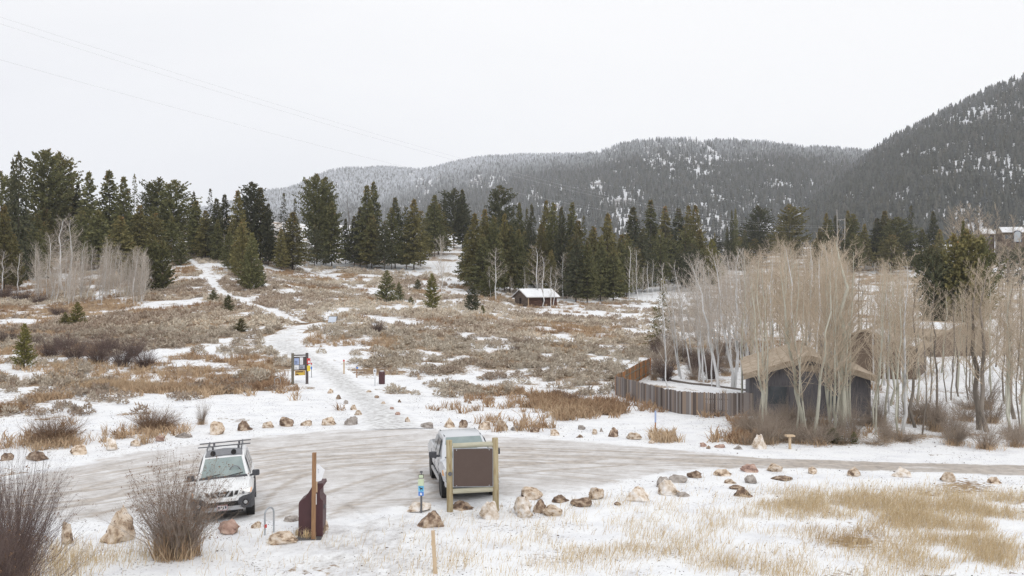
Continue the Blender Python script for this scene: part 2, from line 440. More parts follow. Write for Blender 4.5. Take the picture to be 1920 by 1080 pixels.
sn = mixc(nt, trod, sn, ramp(nt, noise(nt, v, 6, 4), [(.34, .31, .29), (.58, .57, .57)], [.35, .6]))
nt.links.new(mixc(nt, mask, sn, lit), p.inputs['Base Color']); p.inputs['Roughness'].default_value = .8; p.inputs['Specular IOR Level'].default_value = .2
hb = math_(nt, 'ADD', math_(nt, 'MULTIPLY', noise(nt, v, 1.6, 6, .6), 1.0), math_(nt, 'MULTIPLY', noise(nt, v, 14, 4), .25))
bump(nt, p, hb, .8, .16)

ue = np.concatenate([-np.exp(np.linspace(math.log(9), math.log(.8), 26)), np.linspace(-.78, .78, 520), np.exp(np.linspace(math.log(.8), math.log(9), 26))])
ye = np.concatenate([np.exp(np.linspace(math.log(2.5), math.log(450), 560)), np.exp(np.linspace(math.log(470), math.log(7000), 40))])
U, Y = np.meshgrid(ue, ye); X = U * Y
Z = land(X, np.minimum(Y, 600)); Z = np.where(Y > 600, land(U * 600, 600 + 0 * Y), Z)
# keep the plain low and level past the mountains' feet
nr, nc = U.shape
veg = cover(X, Y, Z); veg = np.where(Y > 470, .5, veg)
# trodden patch between the bin and the sign, and around the trail mouth
PXg, PYg = pix(X, Y, Z)
trodden = np.exp(-(((PXg - 690) / 95) ** 2)) * np.clip((PYg - 950) / 40, 0, 1) + .35 * np.exp(-(((PXg - 560) / 170) ** 2 + ((PYg - 1040) / 60) ** 2))
trodden = trodden + .6 * np.exp(-(((PXg - 690) / 60) ** 2)) * np.clip((PYg - 730) / 30, 0, 1) * (PYg < 830) + .75 * np.exp(-(((PXg - 880) / 85) ** 2 + ((PYg - 962) / 10) ** 2))
vid = np.arange(nr * nc).reshape(nr, nc)
Q = np.stack([vid[:-1, :-1], vid[:-1, 1:], vid[1:, 1:], vid[1:, :-1]], -1).reshape(-1, 4)
g = link('ground', np_mesh('ground', np.stack([X, Y, Z], -1).reshape(-1, 3), Q, True, {'veg': ('POINT', veg), 'trod': ('POINT', np.clip(trodden, 0, 1))}), M['snowy_ground'])
tag(g, 'patchy snow covered ground rising to the wooded hillside', kind='structure')

# ------------------------------------------------------------------ gravel lot with the road leaving it
def flat_xy(pts):
    return [spot(a, b)[:2] for a, b in pts]
LOT_PX = [(-60, 900), (60, 884), (130, 868), (200, 851), (330, 834), (420, 821), (520, 813), (640, 800), (790, 800), (950, 814), (1100, 824), (1250, 838), (1440, 857), (1700, 866), (1960, 871),
          (2300, 880), (2300, 904), (1960, 897), (1700, 888), (1560, 884), (1440, 883), (1330, 884), (1240, 896), (1140, 922), (1050, 934), (950, 945), (760, 962), (660, 990), (600, 985), (480, 985), (400, 990), (250, 985), (100, 990), (-80, 990)]
LOT = flat_xy(LOT_PX)
m, nt, p = new_mat('icy_gravel')
e = N(nt, 'ShaderNodeAttribute', attribute_name='edge'); rd = N(nt, 'ShaderNodeAttribute', attribute_name='road')
w = coords(nt, (1, 1, 1), 'World')
al = N(nt, 'ShaderNodeAttribute', attribute_name='along'); ac = N(nt, 'ShaderNodeAttribute', attribute_name='across')
cb = nt.nodes.new('ShaderNodeCombineXYZ'); nt.links.new(math_(nt, 'MULTIPLY', al.outputs['Fac'], .085), cb.inputs[0]); nt.links.new(ac.outputs['Fac'], cb.inputs[1])
st = noise(nt, cb.outputs[0], 1.9, 9, .7, .3); st2 = noise(nt, cb.outputs[0], 8, 7, .7, .15)
ice = ramp(nt, noise(nt, w, .7, 9, .72), [(.42, .39, .365), (.63, .61, .6), (.8, .8, .81)], [.3, .5, .68])
mud = ramp(nt, noise(nt, w, 3, 5), [(.22, .18, .15), (.4, .34, .285), (.52, .445, .37)], [.3, .5, .7])
cb2 = nt.nodes.new('ShaderNodeCombineXYZ'); nt.links.new(math_(nt, 'MULTIPLY', al.outputs['Fac'], .018), cb2.inputs[0]); nt.links.new(ac.outputs['Fac'], cb2.inputs[1])
st3 = noise(nt, cb2.outputs[0], 4.2, 3, .6, .1)
k = math_(nt, 'ADD', math_(nt, 'MULTIPLY', st, .42), math_(nt, 'ADD', math_(nt, 'MULTIPLY', st2, .22), math_(nt, 'MULTIPLY', st3, .36)))
k = math_(nt, 'ADD', k, math_(nt, 'MULTIPLY', rd.outputs['Fac'], .12))
k = math_(nt, 'ADD', k, math_(nt, 'MULTIPLY', N(nt, 'ShaderNodeAttribute', attribute_name='rut').outputs['Fac'], .12))
mk = math_(nt, 'MULTIPLY', math_(nt, 'SUBTRACT', k, .522), 10, True)
sk = math_(nt, 'MULTIPLY', math_(nt, 'SUBTRACT', .482, k), 13, True)
c = mixc(nt, math_(nt, 'MULTIPLY', mk, .7), ice, mud)
c = mixc(nt, math_(nt, 'MULTIPLY', sk, .8), c, (.78, .785, .8))
c = mixc(nt, math_(nt, 'MULTIPLY', math_(nt, 'SUBTRACT', noise(nt, w, 7, 5, .7), .62), 4, True), c, (.24, .2, .17))
en = math_(nt, 'ADD', e.outputs['Fac'], math_(nt, 'MULTIPLY', math_(nt, 'SUBTRACT', noise(nt, w, 1.1, 8, .7), .5), 2.0))
em = math_(nt, 'MULTIPLY', math_(nt, 'SUBTRACT', en, .35), 2.4, True)
sn = mixc(nt, math_(nt, 'MULTIPLY', grit(nt, w), .75), snow_tone(nt, w), (.16, .12, .1))
nt.links.new(mixc(nt, em, sn, c), p.inputs['Base Color'])
nt.links.new(ramp(nt, st2, [(.45,) * 3, (.85,) * 3]), p.inputs['Roughness']); p.inputs['Specular IOR Level'].default_value = .35
bump(nt, p, math_(nt, 'ADD', math_(nt, 'MULTIPLY', st, 1.2), math_(nt, 'MULTIPLY', noise(nt, w, 5, 6), .5)), .8, .12)

def sheet(name, mat, lim, step, inside, lift, extra=None):
    x0, x1, y0, y1 = lim
    xs = np.arange(x0, x1, step[0]); ys = np.arange(y0, y1, step[1])
    X, Y = np.meshgrid(xs, ys); d = inside(X, Y)
    keep = d > -.45
    vid = np.arange(X.size).reshape(X.shape)
    ok = keep[:-1, :-1] & keep[:-1, 1:] & keep[1:, 1:] & keep[1:, :-1]
    Q = np.stack([vid[:-1, :-1], vid[:-1, 1:], vid[1:, 1:], vid[1:, :-1]], -1)[ok]
    used = np.unique(Q); re = np.full(X.size, -1); re[used] = np.arange(len(used))
    xf, yf = X.ravel()[used], Y.ravel()[used]
    V = np.stack([xf, yf, land(xf, yf) + np.interp(d.ravel()[used], [-.4, .15, 1.2], [-.09, 0, lift])], -1)
    at = {'edge': ('POINT', np.clip((d.ravel()[used] - .05) / np.interp(xf, [0, 14], [1.5, .55]), 0, 1))}
    if extra: at.update({k: ('POINT', a) for k, a in extra(xf, yf).items()})
    return link(name, np_mesh(name, V, re[Q], True, at), M[mat])
def lot_in(X, Y):
    s = in_poly(X, Y, LOT); d = dist_poly(X, Y, LOT)
    return np.where(s, d, -d)
# wheel tracks swing through the lot from the near left to the road on the right
TRK = np.array(flat_xy([(-80, 935), (150, 915), (330, 885), (520, 862), (760, 850), (960, 850), (1150, 858), (1440, 871), (1700, 877), (1960, 884), (2300, 892)]))
tl = np.concatenate([[0], np.cumsum(np.hypot(*np.diff(TRK, axis=0).T))])
RUTS = [flat_xy(c) for c in ([(-80, 925), (150, 905), (330, 875), (520, 855), (760, 843), (960, 845), (1150, 853), (1440, 868), (1960, 880), (2300, 888)], [(-80, 948), (200, 930), (420, 890), (640, 868), (800, 862), (1000, 862), (1200, 866), (1440, 874), (1960, 887), (2300, 896)],
    [(880, 915), (835, 895), (805, 875), (830, 857), (930, 850), (1100, 855)], [(440, 962), (470, 925), (540, 885), (680, 862), (820, 852), (1000, 850)], [(120, 968), (260, 935), (420, 900), (600, 872), (760, 855)], [(560, 978), (640, 930), (760, 890), (900, 868), (1100, 862)], [(690, 960), (780, 918), (930, 885), (1150, 868)], [(-80, 965), (100, 950), (240, 905), (420, 862), (600, 838), (760, 822)])]
def lot_extra(x, y):
    best = np.full(x.shape, 1e9); al = np.zeros(x.shape); ac = np.zeros(x.shape)
    for i in range(len(TRK) - 1):
        a, b = TRK[i], TRK[i + 1]; dx, dy = b - a; L2 = dx * dx + dy * dy
        t = np.clip(((x - a[0]) * dx + (y - a[1]) * dy) / L2, 0, 1)
        ex, ey = x - a[0] - t * dx, y - a[1] - t * dy; d = np.hypot(ex, ey)
        mk = d < best; best = np.where(mk, d, best); al = np.where(mk, tl[i] + t * math.sqrt(L2), al)
        ac = np.where(mk, d * np.sign(ey * dx - ex * dy), ac)
    r = np.clip((x - 3) / 16, 0, 1) * np.exp(-(ac / 2.4) ** 2) + .35 * np.exp(-(ac / 4.5) ** 2)
    wob = (fnoise(x, y, 14, 5, 2) - .5) * 4.5
    rut = np.zeros(x.shape)
    for cv in RUTS:
        P = np.array(cv, float)
        tt = np.linspace(0, len(P) - 1, len(P) * 10); P = np.stack([np.interp(tt, np.arange(len(P)), P[:, k]) for k in (0, 1)], 1)
        for _k in range(25): P[1:-1] = (P[:-2] + 2 * P[1:-1] + P[2:]) / 4
        T = np.gradient(P, axis=0); T /= np.linalg.norm(T, axis=1, keepdims=True); Nn = np.stack([-T[:, 1], T[:, 0]], 1)
        for sd in (-.78, .78):
            d = dist_poly(x, y, [tuple(q) for q in P + Nn * sd], closed=False); rut = np.maximum(rut, np.exp(-(d / .17) ** 2) - .55 * np.exp(-((d - .36) / .12) ** 2))
    r = r * 1.0
    return {'rut': rut * (.35 + 1.1 * fnoise(x, y, 2.5, 15, 3)), 'along': al, 'across': ac + wob, 'road': np.clip(r, 0, 1)}
o = sheet('road', 'icy_gravel', (-30, 52, 24, 56), (.125, .11), lot_in, .03, lot_extra)
tag(o, 'icy gravel parking lot and road with muddy tyre tracks', kind='structure')

# ------------------------------------------------------------------ trails of trodden snow
m, nt, p = new_mat('trodden_snow')
e = N(nt, 'ShaderNodeAttribute', attribute_name='edge'); wr = N(nt, 'ShaderNodeAttribute', attribute_name='worn')
w = coords(nt, (1, 1, 1), 'World')
a = noise(nt, w, 3.2, 6, .7)
c = ramp(nt, a, [(.36, .34, .33), (.6, .6, .6), (.8, .81, .82)], [.32, .48, .62])
en = math_(nt, 'ADD', math_(nt, 'MULTIPLY', e.outputs['Fac'], 1.2), math_(nt, 'MULTIPLY', math_(nt, 'SUBTRACT', noise(nt, w, 2.2, 5), .5), 1.0))
em = math_(nt, 'MULTIPLY', math_(nt, 'MULTIPLY', math_(nt, 'SUBTRACT', en, .45), 2.2, True), wr.outputs['Fac'])
sp_ = math_(nt, 'MULTIPLY', math_(nt, 'MULTIPLY', math_(nt, 'SUBTRACT', math_(nt, 'ADD', noise(nt, w, 1.1, 7, .7), math_(nt, 'MULTIPLY', math_(nt, 'SUBTRACT', 1, e.outputs['Fac']), .16)), .58), 9, True), math_(nt, 'SUBTRACT', 1, wr.outputs['Fac'], True), True)
nt.links.new(mixc(nt, sp_, mixc(nt, em, snow_tone(nt, w), c), (.33, .25, .18)), p.inputs['Base Color']); p.inputs['Roughness'].default_value = .8
bump(nt, p, a, .7, .1)
def trail(name, pts, label, worn):
    W = []
    for px, py, hw in pts:
        x, y, z = spot(px, py); W.append((x, y, hw))
    # smooth polyline
    P = np.array(W); t = np.arange(len(P)); tt = np.linspace(0, len(P) - 1, (len(P) - 1) * 14 + 1)
    P = np.stack([np.interp(tt, t, P[:, k]) for k in range(3)], 1)
    for _k in range(6): P[1:-1] = (P[:-2] + 2 * P[1:-1] + P[2:]) / 4
    T = np.gradient(P[:, :2], axis=0); T /= np.linalg.norm(T, axis=1, keepdims=True); Nn = np.stack([-T[:, 1], T[:, 0]], 1)
    cs = np.linspace(-1, 1, 13)
    wob = 1 + .35 * (fnoise(P[:, 0], P[:, 1], 3, 9, 3) - .5)
    XX = P[:, 0:1] + Nn[:, 0:1] * cs * (P[:, 2] * wob)[:, None]; YY = P[:, 1:2] + Nn[:, 1:2] * cs * (P[:, 2] * wob)[:, None]
    V = np.stack([XX, YY, land(XX, YY) + .05 - .12 * np.abs(cs)[None, :] ** 4], -1).reshape(-1, 3)
    n, k = XX.shape; vid = np.arange(n * k).reshape(n, k)
    Q = np.stack([vid[:-1, :-1], vid[:-1, 1:], vid[1:, 1:], vid[1:, :-1]], -1).reshape(-1, 4)
    ed = np.tile(1 - np.abs(cs), n)
    wn = np.repeat(np.interp(tt, np.linspace(0, len(pts) - 1, len(worn)), worn), k)
    o = link(name, np_mesh(name, V, Q, True, {'edge': ('POINT', ed), 'worn': ('POINT', wn)}), M['trodden_snow'])
    tag(o, label, kind='structure')
TRAILS = [[(740, 806, 2.6), (705, 765, 2.2), (665, 735, 2.0), (628, 704, 2.0), (596, 682, 2.2), (556, 662, 2.6), (532, 648, 2.6), (527, 634, 2.4), (545, 621, 1.8), (575, 611, 1.4), (610, 606, 1.2)],
          [(570, 606, 1.0), (535, 594, .9), (500, 580, .8), (460, 568, 1.0), (430, 558, .9), (405, 540, 1.2), (394, 522, 1.3), (385, 506, 1.2), (365, 494, 1.1), (350, 485, 1.0)]]
trail('trail', TRAILS[0], 'wide trodden snow trail leading from the lot past the kiosk', [1, 1, 1, .8, .35, .2])
trail('trail', TRAILS[1], 'narrow snowy trail winding up the sagebrush slope', [.15, .1, .1])

# ------------------------------------------------------------------ mountains
RIDGES = [   # crest in photo pixels (x, y), its distance, where the foot starts, power of the slope
    ([(-400, 470), (200, 430), (420, 385), (490, 362), (545, 356), (600, 328), (640, 319), (720, 315), (800, 319), (850, 306), (910, 295), (960, 293), (1060, 291), (1130, 294), (1250, 285), (1500, 300), (2400, 330)], 3100, 1350, 1.05),
    ([(-400, 500), (560, 470), (640, 410), (717, 368), (747, 357), (820, 330), (900, 314), (1000, 304), (1080, 297), (1120, 292), (1180, 271), (1240, 265), (1300, 264), (1400, 270), (1450, 273), (1530, 279), (1610, 287), (1750, 300), (2400, 340)], 2200, 950, 1.1),
    ([(-400, 520), (1200, 500), (1330, 472), (1440, 425), (1520, 375), (1590, 322), (1640, 286), (1665, 268), (1700, 247), (1740, 226), (1790, 202), (1830, 181), (1870, 162), (1920, 142), (2050, 92), (2200, 60), (2400, 50)], 1550, 720, 1.1)]
m, nt, p = new_mat('mountain_ground')
w = coords(nt, (1, 1, 1), 'World')
nt.links.new(ramp(nt, noise(nt, w, .02, 7, .65), [(.07, .06, .055), (.3, .29, .29), (.72, .73, .76)], [.3, .42, .52]), p.inputs['Base Color']); p.inputs['Roughness'].default_value = .9
RS = []
MU = np.linspace(-.8, .85, 420); MS = np.concatenate([np.linspace(0, 1, 90), np.linspace(1.03, 1.35, 8)])
for ri, (cr, Yc, Yf, pw) in enumerate(RIDGES):
    ca = np.array(cr, float)
    def ridge(u, s, ca=ca, Yc=Yc, Yf=Yf, pw=pw, ri=ri):
        pxx = CX + F * u
        yc = np.interp(pxx, ca[:, 0], ca[:, 1]) 
        sg = np.maximum(6, 18)
        yc = sum(np.interp(pxx + d, ca[:, 0], ca[:, 1]) for d in (-sg, -sg / 2, 0, sg / 2, sg)) / 5
        Yd = Yf + (Yc - Yf) * s
        zc = H + (CY - yc) / F * Yc
        zf = 26.0
        z = zf + (zc - zf) * np.clip(s, 0, 1) ** pw - np.clip(s - 1, 0, 1) * 160
        g = fnoise(u * Yc, Yd * .25, 190, 40 + ri, 4) - .5
        z = z + g * 70 * np.clip(s, 0, 1) * np.clip(1.02 - s, 0, 1) * 2 + (fnoise(u * Yc, Yd, 60, 60 + ri, 3) - .5) * 9 * np.clip(s * 3, 0, 1)
        return u * Yd, Yd, z
    RS.append(ridge)
    Ug, Sg = np.meshgrid(MU, MS)
    x, y, z = ridge(Ug, Sg)
    n, k = Ug.shape; vid = np.arange(n * k).reshape(n, k)
    Q = np.stack([vid[:-1, :-1], vid[:-1, 1:], vid[1:, 1:], vid[1:, :-1]], -1).reshape(-1, 4)
    o = link('mountain', np_mesh('mountain', np.stack([x, y, z], -1).reshape(-1, 3), Q, True), M['mountain_ground'])
    tag(o, ['farthest frosted ridge under the cloud', 'long wooded ridge behind the meadow', 'steep wooded mountainside climbing beyond the houses'][ri], kind='structure')

# the forest on them: one far-off mass
def tiny_tree(seed, sides=5, tiers=3):
    r = np.random.default_rng(seed); V, Fc = [], []
    for t in range(tiers):
        z0 = .1 + t * .27; z1 = min(1.0, z0 + .46); rad = (.23 - t * .062)
        b = len(V)
        for k in range(sides):
            a = 2 * math.pi * (k + .5 * t) / sides; q = rad * r.uniform(.7, 1.25)
            V.append((q * math.cos(a), q * math.sin(a), z0 + r.uniform(-.05, .05)))
        V.append((r.uniform(-.02, .02), r.uniform(-.02, .02), z1))
        for k in range(sides): Fc.append((b + k, b + (k + 1) % sides, b + sides))
    return np.array(V), np.array(Fc)
TT = [tiny_tree(s) for s in range(6)]; TS = [tiny_tree(30 + s, 4, 2) for s in range(4)]
FV, FF, FT, FR, off = [], [], [], [], 0
for ri, ridge in enumerate(RS):
    n = (64000, 42000, 22000)[ri]
    u0, u1 = ((-.42, .2), (-.3, .45), (.12, .72))[ri]
    u = rng.uniform(u0, u1, n); s = rng.uniform(.02, 1.02, n) ** .75
    x, y, z = ridge(u, s)
    # keep only trees some neighbouring eye point could see: drop those well under the nearer ridges' skyline
    px, py = pix(x, y, z)
    ok = np.ones(n, bool)
    for rj in range(ri + 1, 3):
        ca = np.array(RIDGES[rj][0], float); ok &= py < np.interp(px, ca[:, 0], ca[:, 1]) + 14
    ok &= py < 505
    dens = fnoise(x, y * .55, 75, 70 + ri, 4); gul = fnoise(x * 1.0, y * .16, 42, 80 + ri, 3)
    stk = fnoise(x, y * .09, 17, 90 + ri, 2)
    bare = dens * .4 + gul * .3 + stk * .3
    thr = np.full(n, (.405, .41, .40)[ri])
    for gx, gy, rx, ry, amt in [(1130, 372, 24, 22, .11), (1113, 395, 10, 10, .08), (1640, 325, 20, 22, .13), (1560, 365, 60, 16, .07), (1520, 375, 40, 20, .05), (1890, 330, 40, 16, .08), (1770, 336, 40, 12, .07), (1800, 215, 60, 14, .1), (1745, 240, 26, 12, .07),
                              (1820, 195, 30, 8, .1), (710, 345, 20, 14, .12), (655, 340, 25, 14, .1), (780, 340, 40, 6, .12), (590, 360, 30, 20, .05), (960, 330, 30, 30, .05), (1670, 240, 20, 10, .05), (1830, 235, 40, 30, .03), (1690, 290, 60, 8, .05)]:
        thr += amt * .32 * (.35 + 1.3 * stk) * np.exp(-(((px - gx) / rx) ** 2 + ((py - gy) / ry) ** 2))
    ok &= rng.random(n) < np.clip((bare - thr) * (9, 8, 8)[ri] + (.6, .5, .36)[ri], .22, 1)
    x, y, z, s, px, py = x[ok], y[ok], z[ok], s[ok], px[ok], py[ok]; n = len(x)
    hgt = rng.uniform(7.5, 15, n) * (1.15, 1.0, .95)[ri]; ang = rng.uniform(0, 6.28, n)
    fr = np.clip(((.95, .62, .25)[ri] * np.clip((s - (.35, .72, .86)[ri]) / (.4, .3, .2)[ri], 0, 1) + (.16, .12, .07)[ri]) * rng.uniform(.1, 1.3, n), 0, .95)
    fr = np.clip(fr + (ri == 1) * np.clip((1250 - px) / 500, 0, 1) * .3 * np.clip(s * 1.6 - .3, 0, 1) * rng.uniform(.2, 1, n), 0, .95)
    protos = TS if ri == 0 else TT
    idx = rng.integers(0, len(protos), n)
    tint = np.clip(rng.normal(.45, .25, n), 0, 1)
    for k, (pv, pf) in enumerate(protos):
        q = idx == k; c, sn_ = np.cos(ang[q]) * hgt[q], np.sin(ang[q]) * hgt[q]
        w_ = rng.uniform(.8, 1.2, q.sum())
        vx = pv[None, :, 0] * c[:, None] * w_[:, None] - pv[None, :, 1] * sn_[:, None] * w_[:, None] + x[q][:, None]
        vy = pv[None, :, 0] * sn_[:, None] * w_[:, None] + pv[None, :, 1] * c[:, None] * w_[:, None] + y[q][:, None]
        vz = pv[None, :, 2] * hgt[q][:, None] + z[q][:, None] - .6
        m_ = int(q.sum()); FV.append(np.stack([vx, vy, vz], -1).reshape(-1, 3))
        FF.append((pf[None] + (np.arange(m_) * len(pv))[:, None, None]).reshape(-1, 3) + off); off += m_ * len(pv)
        FT.append(np.repeat(tint[q], len(pv))); FR.append(np.repeat(fr[q], len(pv)))
o = link('mountain_forest', np_mesh('mountain_forest', np.concatenate(FV), np.concatenate(FF), False, {'tint': ('POINT', np.concatenate(FT)), 'frost': ('POINT', np.concatenate(FR))}), M['forest_needles'])
tag(o, 'far-off conifer forest covering the mountainsides with snowy gaps', 'forest', kind='stuff')

# ------------------------------------------------------------------ sky, sun, air, camera
wd = bpy.data.worlds.new('World'); SC.world = wd; wd.use_nodes = True
nt = wd.node_tree; nt.nodes.clear()
SUN_EL, SUN_AZ = R(48), R(150)     # azimuth clockwise from +Y (north): behind the camera, to the right
sky = nt.nodes.new('ShaderNodeTexSky'); sky.sky_type = 'NISHITA'; sky.sun_disc = False
sky.sun_elevation = SUN_EL; sky.sun_rotation = SUN_AZ; sky.altitude = 1900
tc = nt.nodes.new('ShaderNodeTexCoord'); mp = nt.nodes.new('ShaderNodeMapping'); mp.inputs['Scale'].default_value = (1, 1, 2.6)
nt.links.new(tc.outputs['Generated'], mp.inputs[0])
n1 = noise(nt, mp.outputs[0], 1.5, 4, .55, .4)
sx = nt.nodes.new('ShaderNodeSeparateXYZ'); nt.links.new(tc.outputs['Generated'], sx.inputs[0])
lay = math_(nt, 'ADD', math_(nt, 'MULTIPLY', n1, .5), math_(nt, 'ADD', math_(nt, 'MULTIPLY', sx.outputs[2], .9), math_(nt, 'MULTIPLY', sx.outputs[0], .3)))
cl = ramp(nt, lay, [(9.05, 9.12, 9.5), (9.85, 9.9, 10.1), (10.7, 10.7, 10.75)], [.15, .35, .55])
bg = nt.nodes.new('ShaderNodeBackground'); bg.inputs['Strength'].default_value = .1
nt.links.new(mixc(nt, .93, sky.outputs[0], cl), bg.inputs[0])
wo = nt.nodes.new('ShaderNodeOutputWorld'); nt.links.new(bg.outputs[0], wo.inputs[0])
sl = bpy.data.lights.new('sun', 'SUN'); sl.energy = .9; sl.angle = R(25); sl.color = (1, .97, .93)
so = bpy.data.objects.new('sun', sl); COL.objects.link(so)
dv = Vector((math.sin(SUN_AZ) * math.cos(SUN_EL), math.cos(SUN_AZ) * math.cos(SUN_EL), math.sin(SUN_EL)))
so.rotation_euler = dv.to_track_quat('Z', 'Y').to_euler(); so.location = dv * 60 + Vector((0, 30, 0))

hz = MB().box((0, 1750, 249), (4800, 3800, 530)).build('haze', None)
tag(hz, 'thin winter haze fading the far ridges', 'haze', kind='stuff')
hm = bpy.data.materials.new('winter_haze'); hm.use_nodes = True; nt = hm.node_tree; nt.nodes.clear()
pv_ = nt.nodes.new('ShaderNodeVolumePrincipled'); pv_.inputs['Density'].default_value = 1.15e-4; pv_.inputs['Color'].default_value = (.93, .95, 1, 1)
ho = nt.nodes.new('ShaderNodeOutputMaterial'); nt.links.new(pv_.outputs[0], ho.inputs['Volume']); hz.data.materials.append(hm)

cam = bpy.data.cameras.new('camera'); cam.sensor_width = 36; cam.lens = F / 1920 * 36; cam.clip_start = .5; cam.clip_end = 20000
co = bpy.data.objects.new('camera', cam); co.location = (0, 0, H); co.rotation_euler = (R(90), 0, 0); COL.objects.link(co); SC.camera = co
SC.view_settings.view_transform = 'Standard'; SC.view_settings.look = 'None'; SC.view_settings.exposure = 0; SC.view_settings.gamma = 1
SC.render.engine = 'CYCLES'
SC.cycles.max_bounces = 6; SC.cycles.diffuse_bounces = 3; SC.cycles.glossy_bounces = 3; SC.cycles.volume_bounces = 1; SC.cycles.transmission_bounces = 2
SC.cycles.use_adaptive_sampling = False
try:
    SC.cycles.use_denoising = True; SC.cycles.denoiser = 'OPENIMAGEDENOISE'; SC.cycles.denoising_prefilter = 'NONE'
except Exception: pass
# ------------------------------------------------------------------ plants: the kinds
ORD = 'first second third fourth fifth sixth seventh eighth ninth tenth eleventh twelfth thirteenth fourteenth fifteenth sixteenth seventeenth eighteenth nineteenth twentieth'.split()
ORD += ['twenty-' + w for w in ORD[:9]] + ['thirtieth'] + ['thirty-' + w for w in ORD[:9]]
A3 = lambda l: np.asarray(l, float)

def conifer_mesh(kind, seed, n_whorl=44, k=1.0):
    """crown and trunk of unit height, half width about 0.5 * spread at the foot"""
    r = np.random.default_rng(seed)
    P, D, Ls, Ws, T, top = [], [], [], [], [], []
    base = {'spire': .03, 'cone': .10, 'round': .22, 'young': .02, 'sparse': .06, 'fill': .12}[kind]
    lob = [(r.uniform(0, 6.28), r.uniform(.3, .9), r.uniform(.12, .3)) for _ in range(7)]
    for h in np.linspace(base, .985, n_whorl):
        q = (h - base) / (1 - base)
        if kind == 'spire': rad = .5 * (1 - q) ** .8 * (.75 + .25 * math.sin(h * 40)) + .015
        elif kind == 'cone': rad = .5 * min(1, (.5 + q * 3)) * (1 - q ** 1.12) ** .95 * (.86 + .14 * math.sin(h * 70)) + .012
        elif kind == 'fill': rad = .5 * min(1, (.45 + q * 3)) * (1 - q ** 1.6) ** .8 + .02
        elif kind == 'round': rad = .5 * math.sin(math.pi * min(1, (.25 + .75 * q)) ** 1.1) ** .65 * (1 if q < .8 else (1 - (q - .8) * 3.4)) + .03
        elif kind == 'sparse': rad = .5 * (1 - q) ** .95 + .01
        else: rad = .5 * min(1, (.7 + q * 1.6)) * (1 - q ** 1.2) ** .9 + .025
        nb = {'sparse': 6, 'round': 7}.get(kind, 9)
        nb = max(3, int(round(nb * k * (1 if q < .85 else .75))))
        for b in range(nb):
            az = r.uniform(0, 6.28)
            f = r.uniform(.6, 1.14)
            if r.random() < .14: f *= r.uniform(.4, .75)
            if kind == 'round':
                f *= .7 + .5 * max(0, max(math.cos(az - a) * math.exp(-((h - hh) / .13) ** 2) for a, hh, _ in lob))
            L = rad * f
            droop = {'spire': -.38, 'cone': -.12, 'round': .12, 'young': .18, 'sparse': -.28, 'fill': -.1}[kind] + .45 * max(0, q - .55)
            d = np.array([math.cos(az), math.sin(az), droop]); d /= np.linalg.norm(d)
            ns = max(3, int(L / .026) + (1 if kind != 'sparse' else 0))
            for s_ in range(ns):
                t = (s_ + r.uniform(.3, 1)) / ns
                t = t ** .75
                p = np.array([0, 0, h + r.uniform(-.012, .012)]) + d * L * t + np.array([0, 0, (.06 if kind != 'spire' else .03) * t * t * L])
                for side in (-1, 1) if t > .25 or L < .1 else (1,):
                    a2 = az + side * r.uniform(.3, 1.15)
                    dd = np.array([math.cos(a2), math.sin(a2), droop * .7 + r.uniform(-.25, .3)])
                    P.append(p); D.append(dd / np.linalg.norm(dd))
                    Ls.append(r.uniform(.026, .056) * (.75 if kind in ('spire', 'sparse') else 1.0) * (1.35 if kind == 'young' else 1)); Ws.append(r.uniform(.0065, .014) * (.7 if kind == 'sparse' else 1) * (1.3 if kind == 'young' else 1))
                    T.append(.32 + .12 * t + r.normal(0, .16)); top.append(q)
    # leader shoots
    for _ in range(10):
        P.append(np.array([r.normal(0, .006), r.normal(0, .006), r.uniform(.94, .99)])); D.append(np.array([r.normal(0, .25), r.normal(0, .25), 1.0])); Ls.append(.04); Ws.append(.012); T.append(.5); top.append(1)
    P, D = A3(P), A3(D); Ls, Ws, T, top = map(A3, (Ls, Ws, T, top)); n = len(P)
    rn = r.normal(0, 1, (n, 3)); S = np.cross(D, rn); S /= np.linalg.norm(S, axis=1, keepdims=True)
    e = P + D * Ls[:, None]; mid = P + D * Ls[:, None] * .45
    V = np.stack([P, mid + S * Ws[:, None], e, mid - S * Ws[:, None]], 1).reshape(-1, 3)
    Q = np.arange(4 * n).reshape(n, 4)
    T = T + np.clip((top - .72) / .28, 0, 1) * .34      # cone-laden brownish tops
    crown = np_mesh('crown', V, Q, False, {'tint': ('FACE', np.clip(T, 0, 1))})
    w = MB(); w.cyl((0, 0, -.02), (0, 0, .5), .017 if kind != 'young' else .012, .009, 7); w.cyl((0, 0, .5), (0, 0, .97), .009, .002, 6)
    trunk = w.mesh('trunk', 50); trunk.materials.append(M['conifer_bark'])
    return crown, trunk

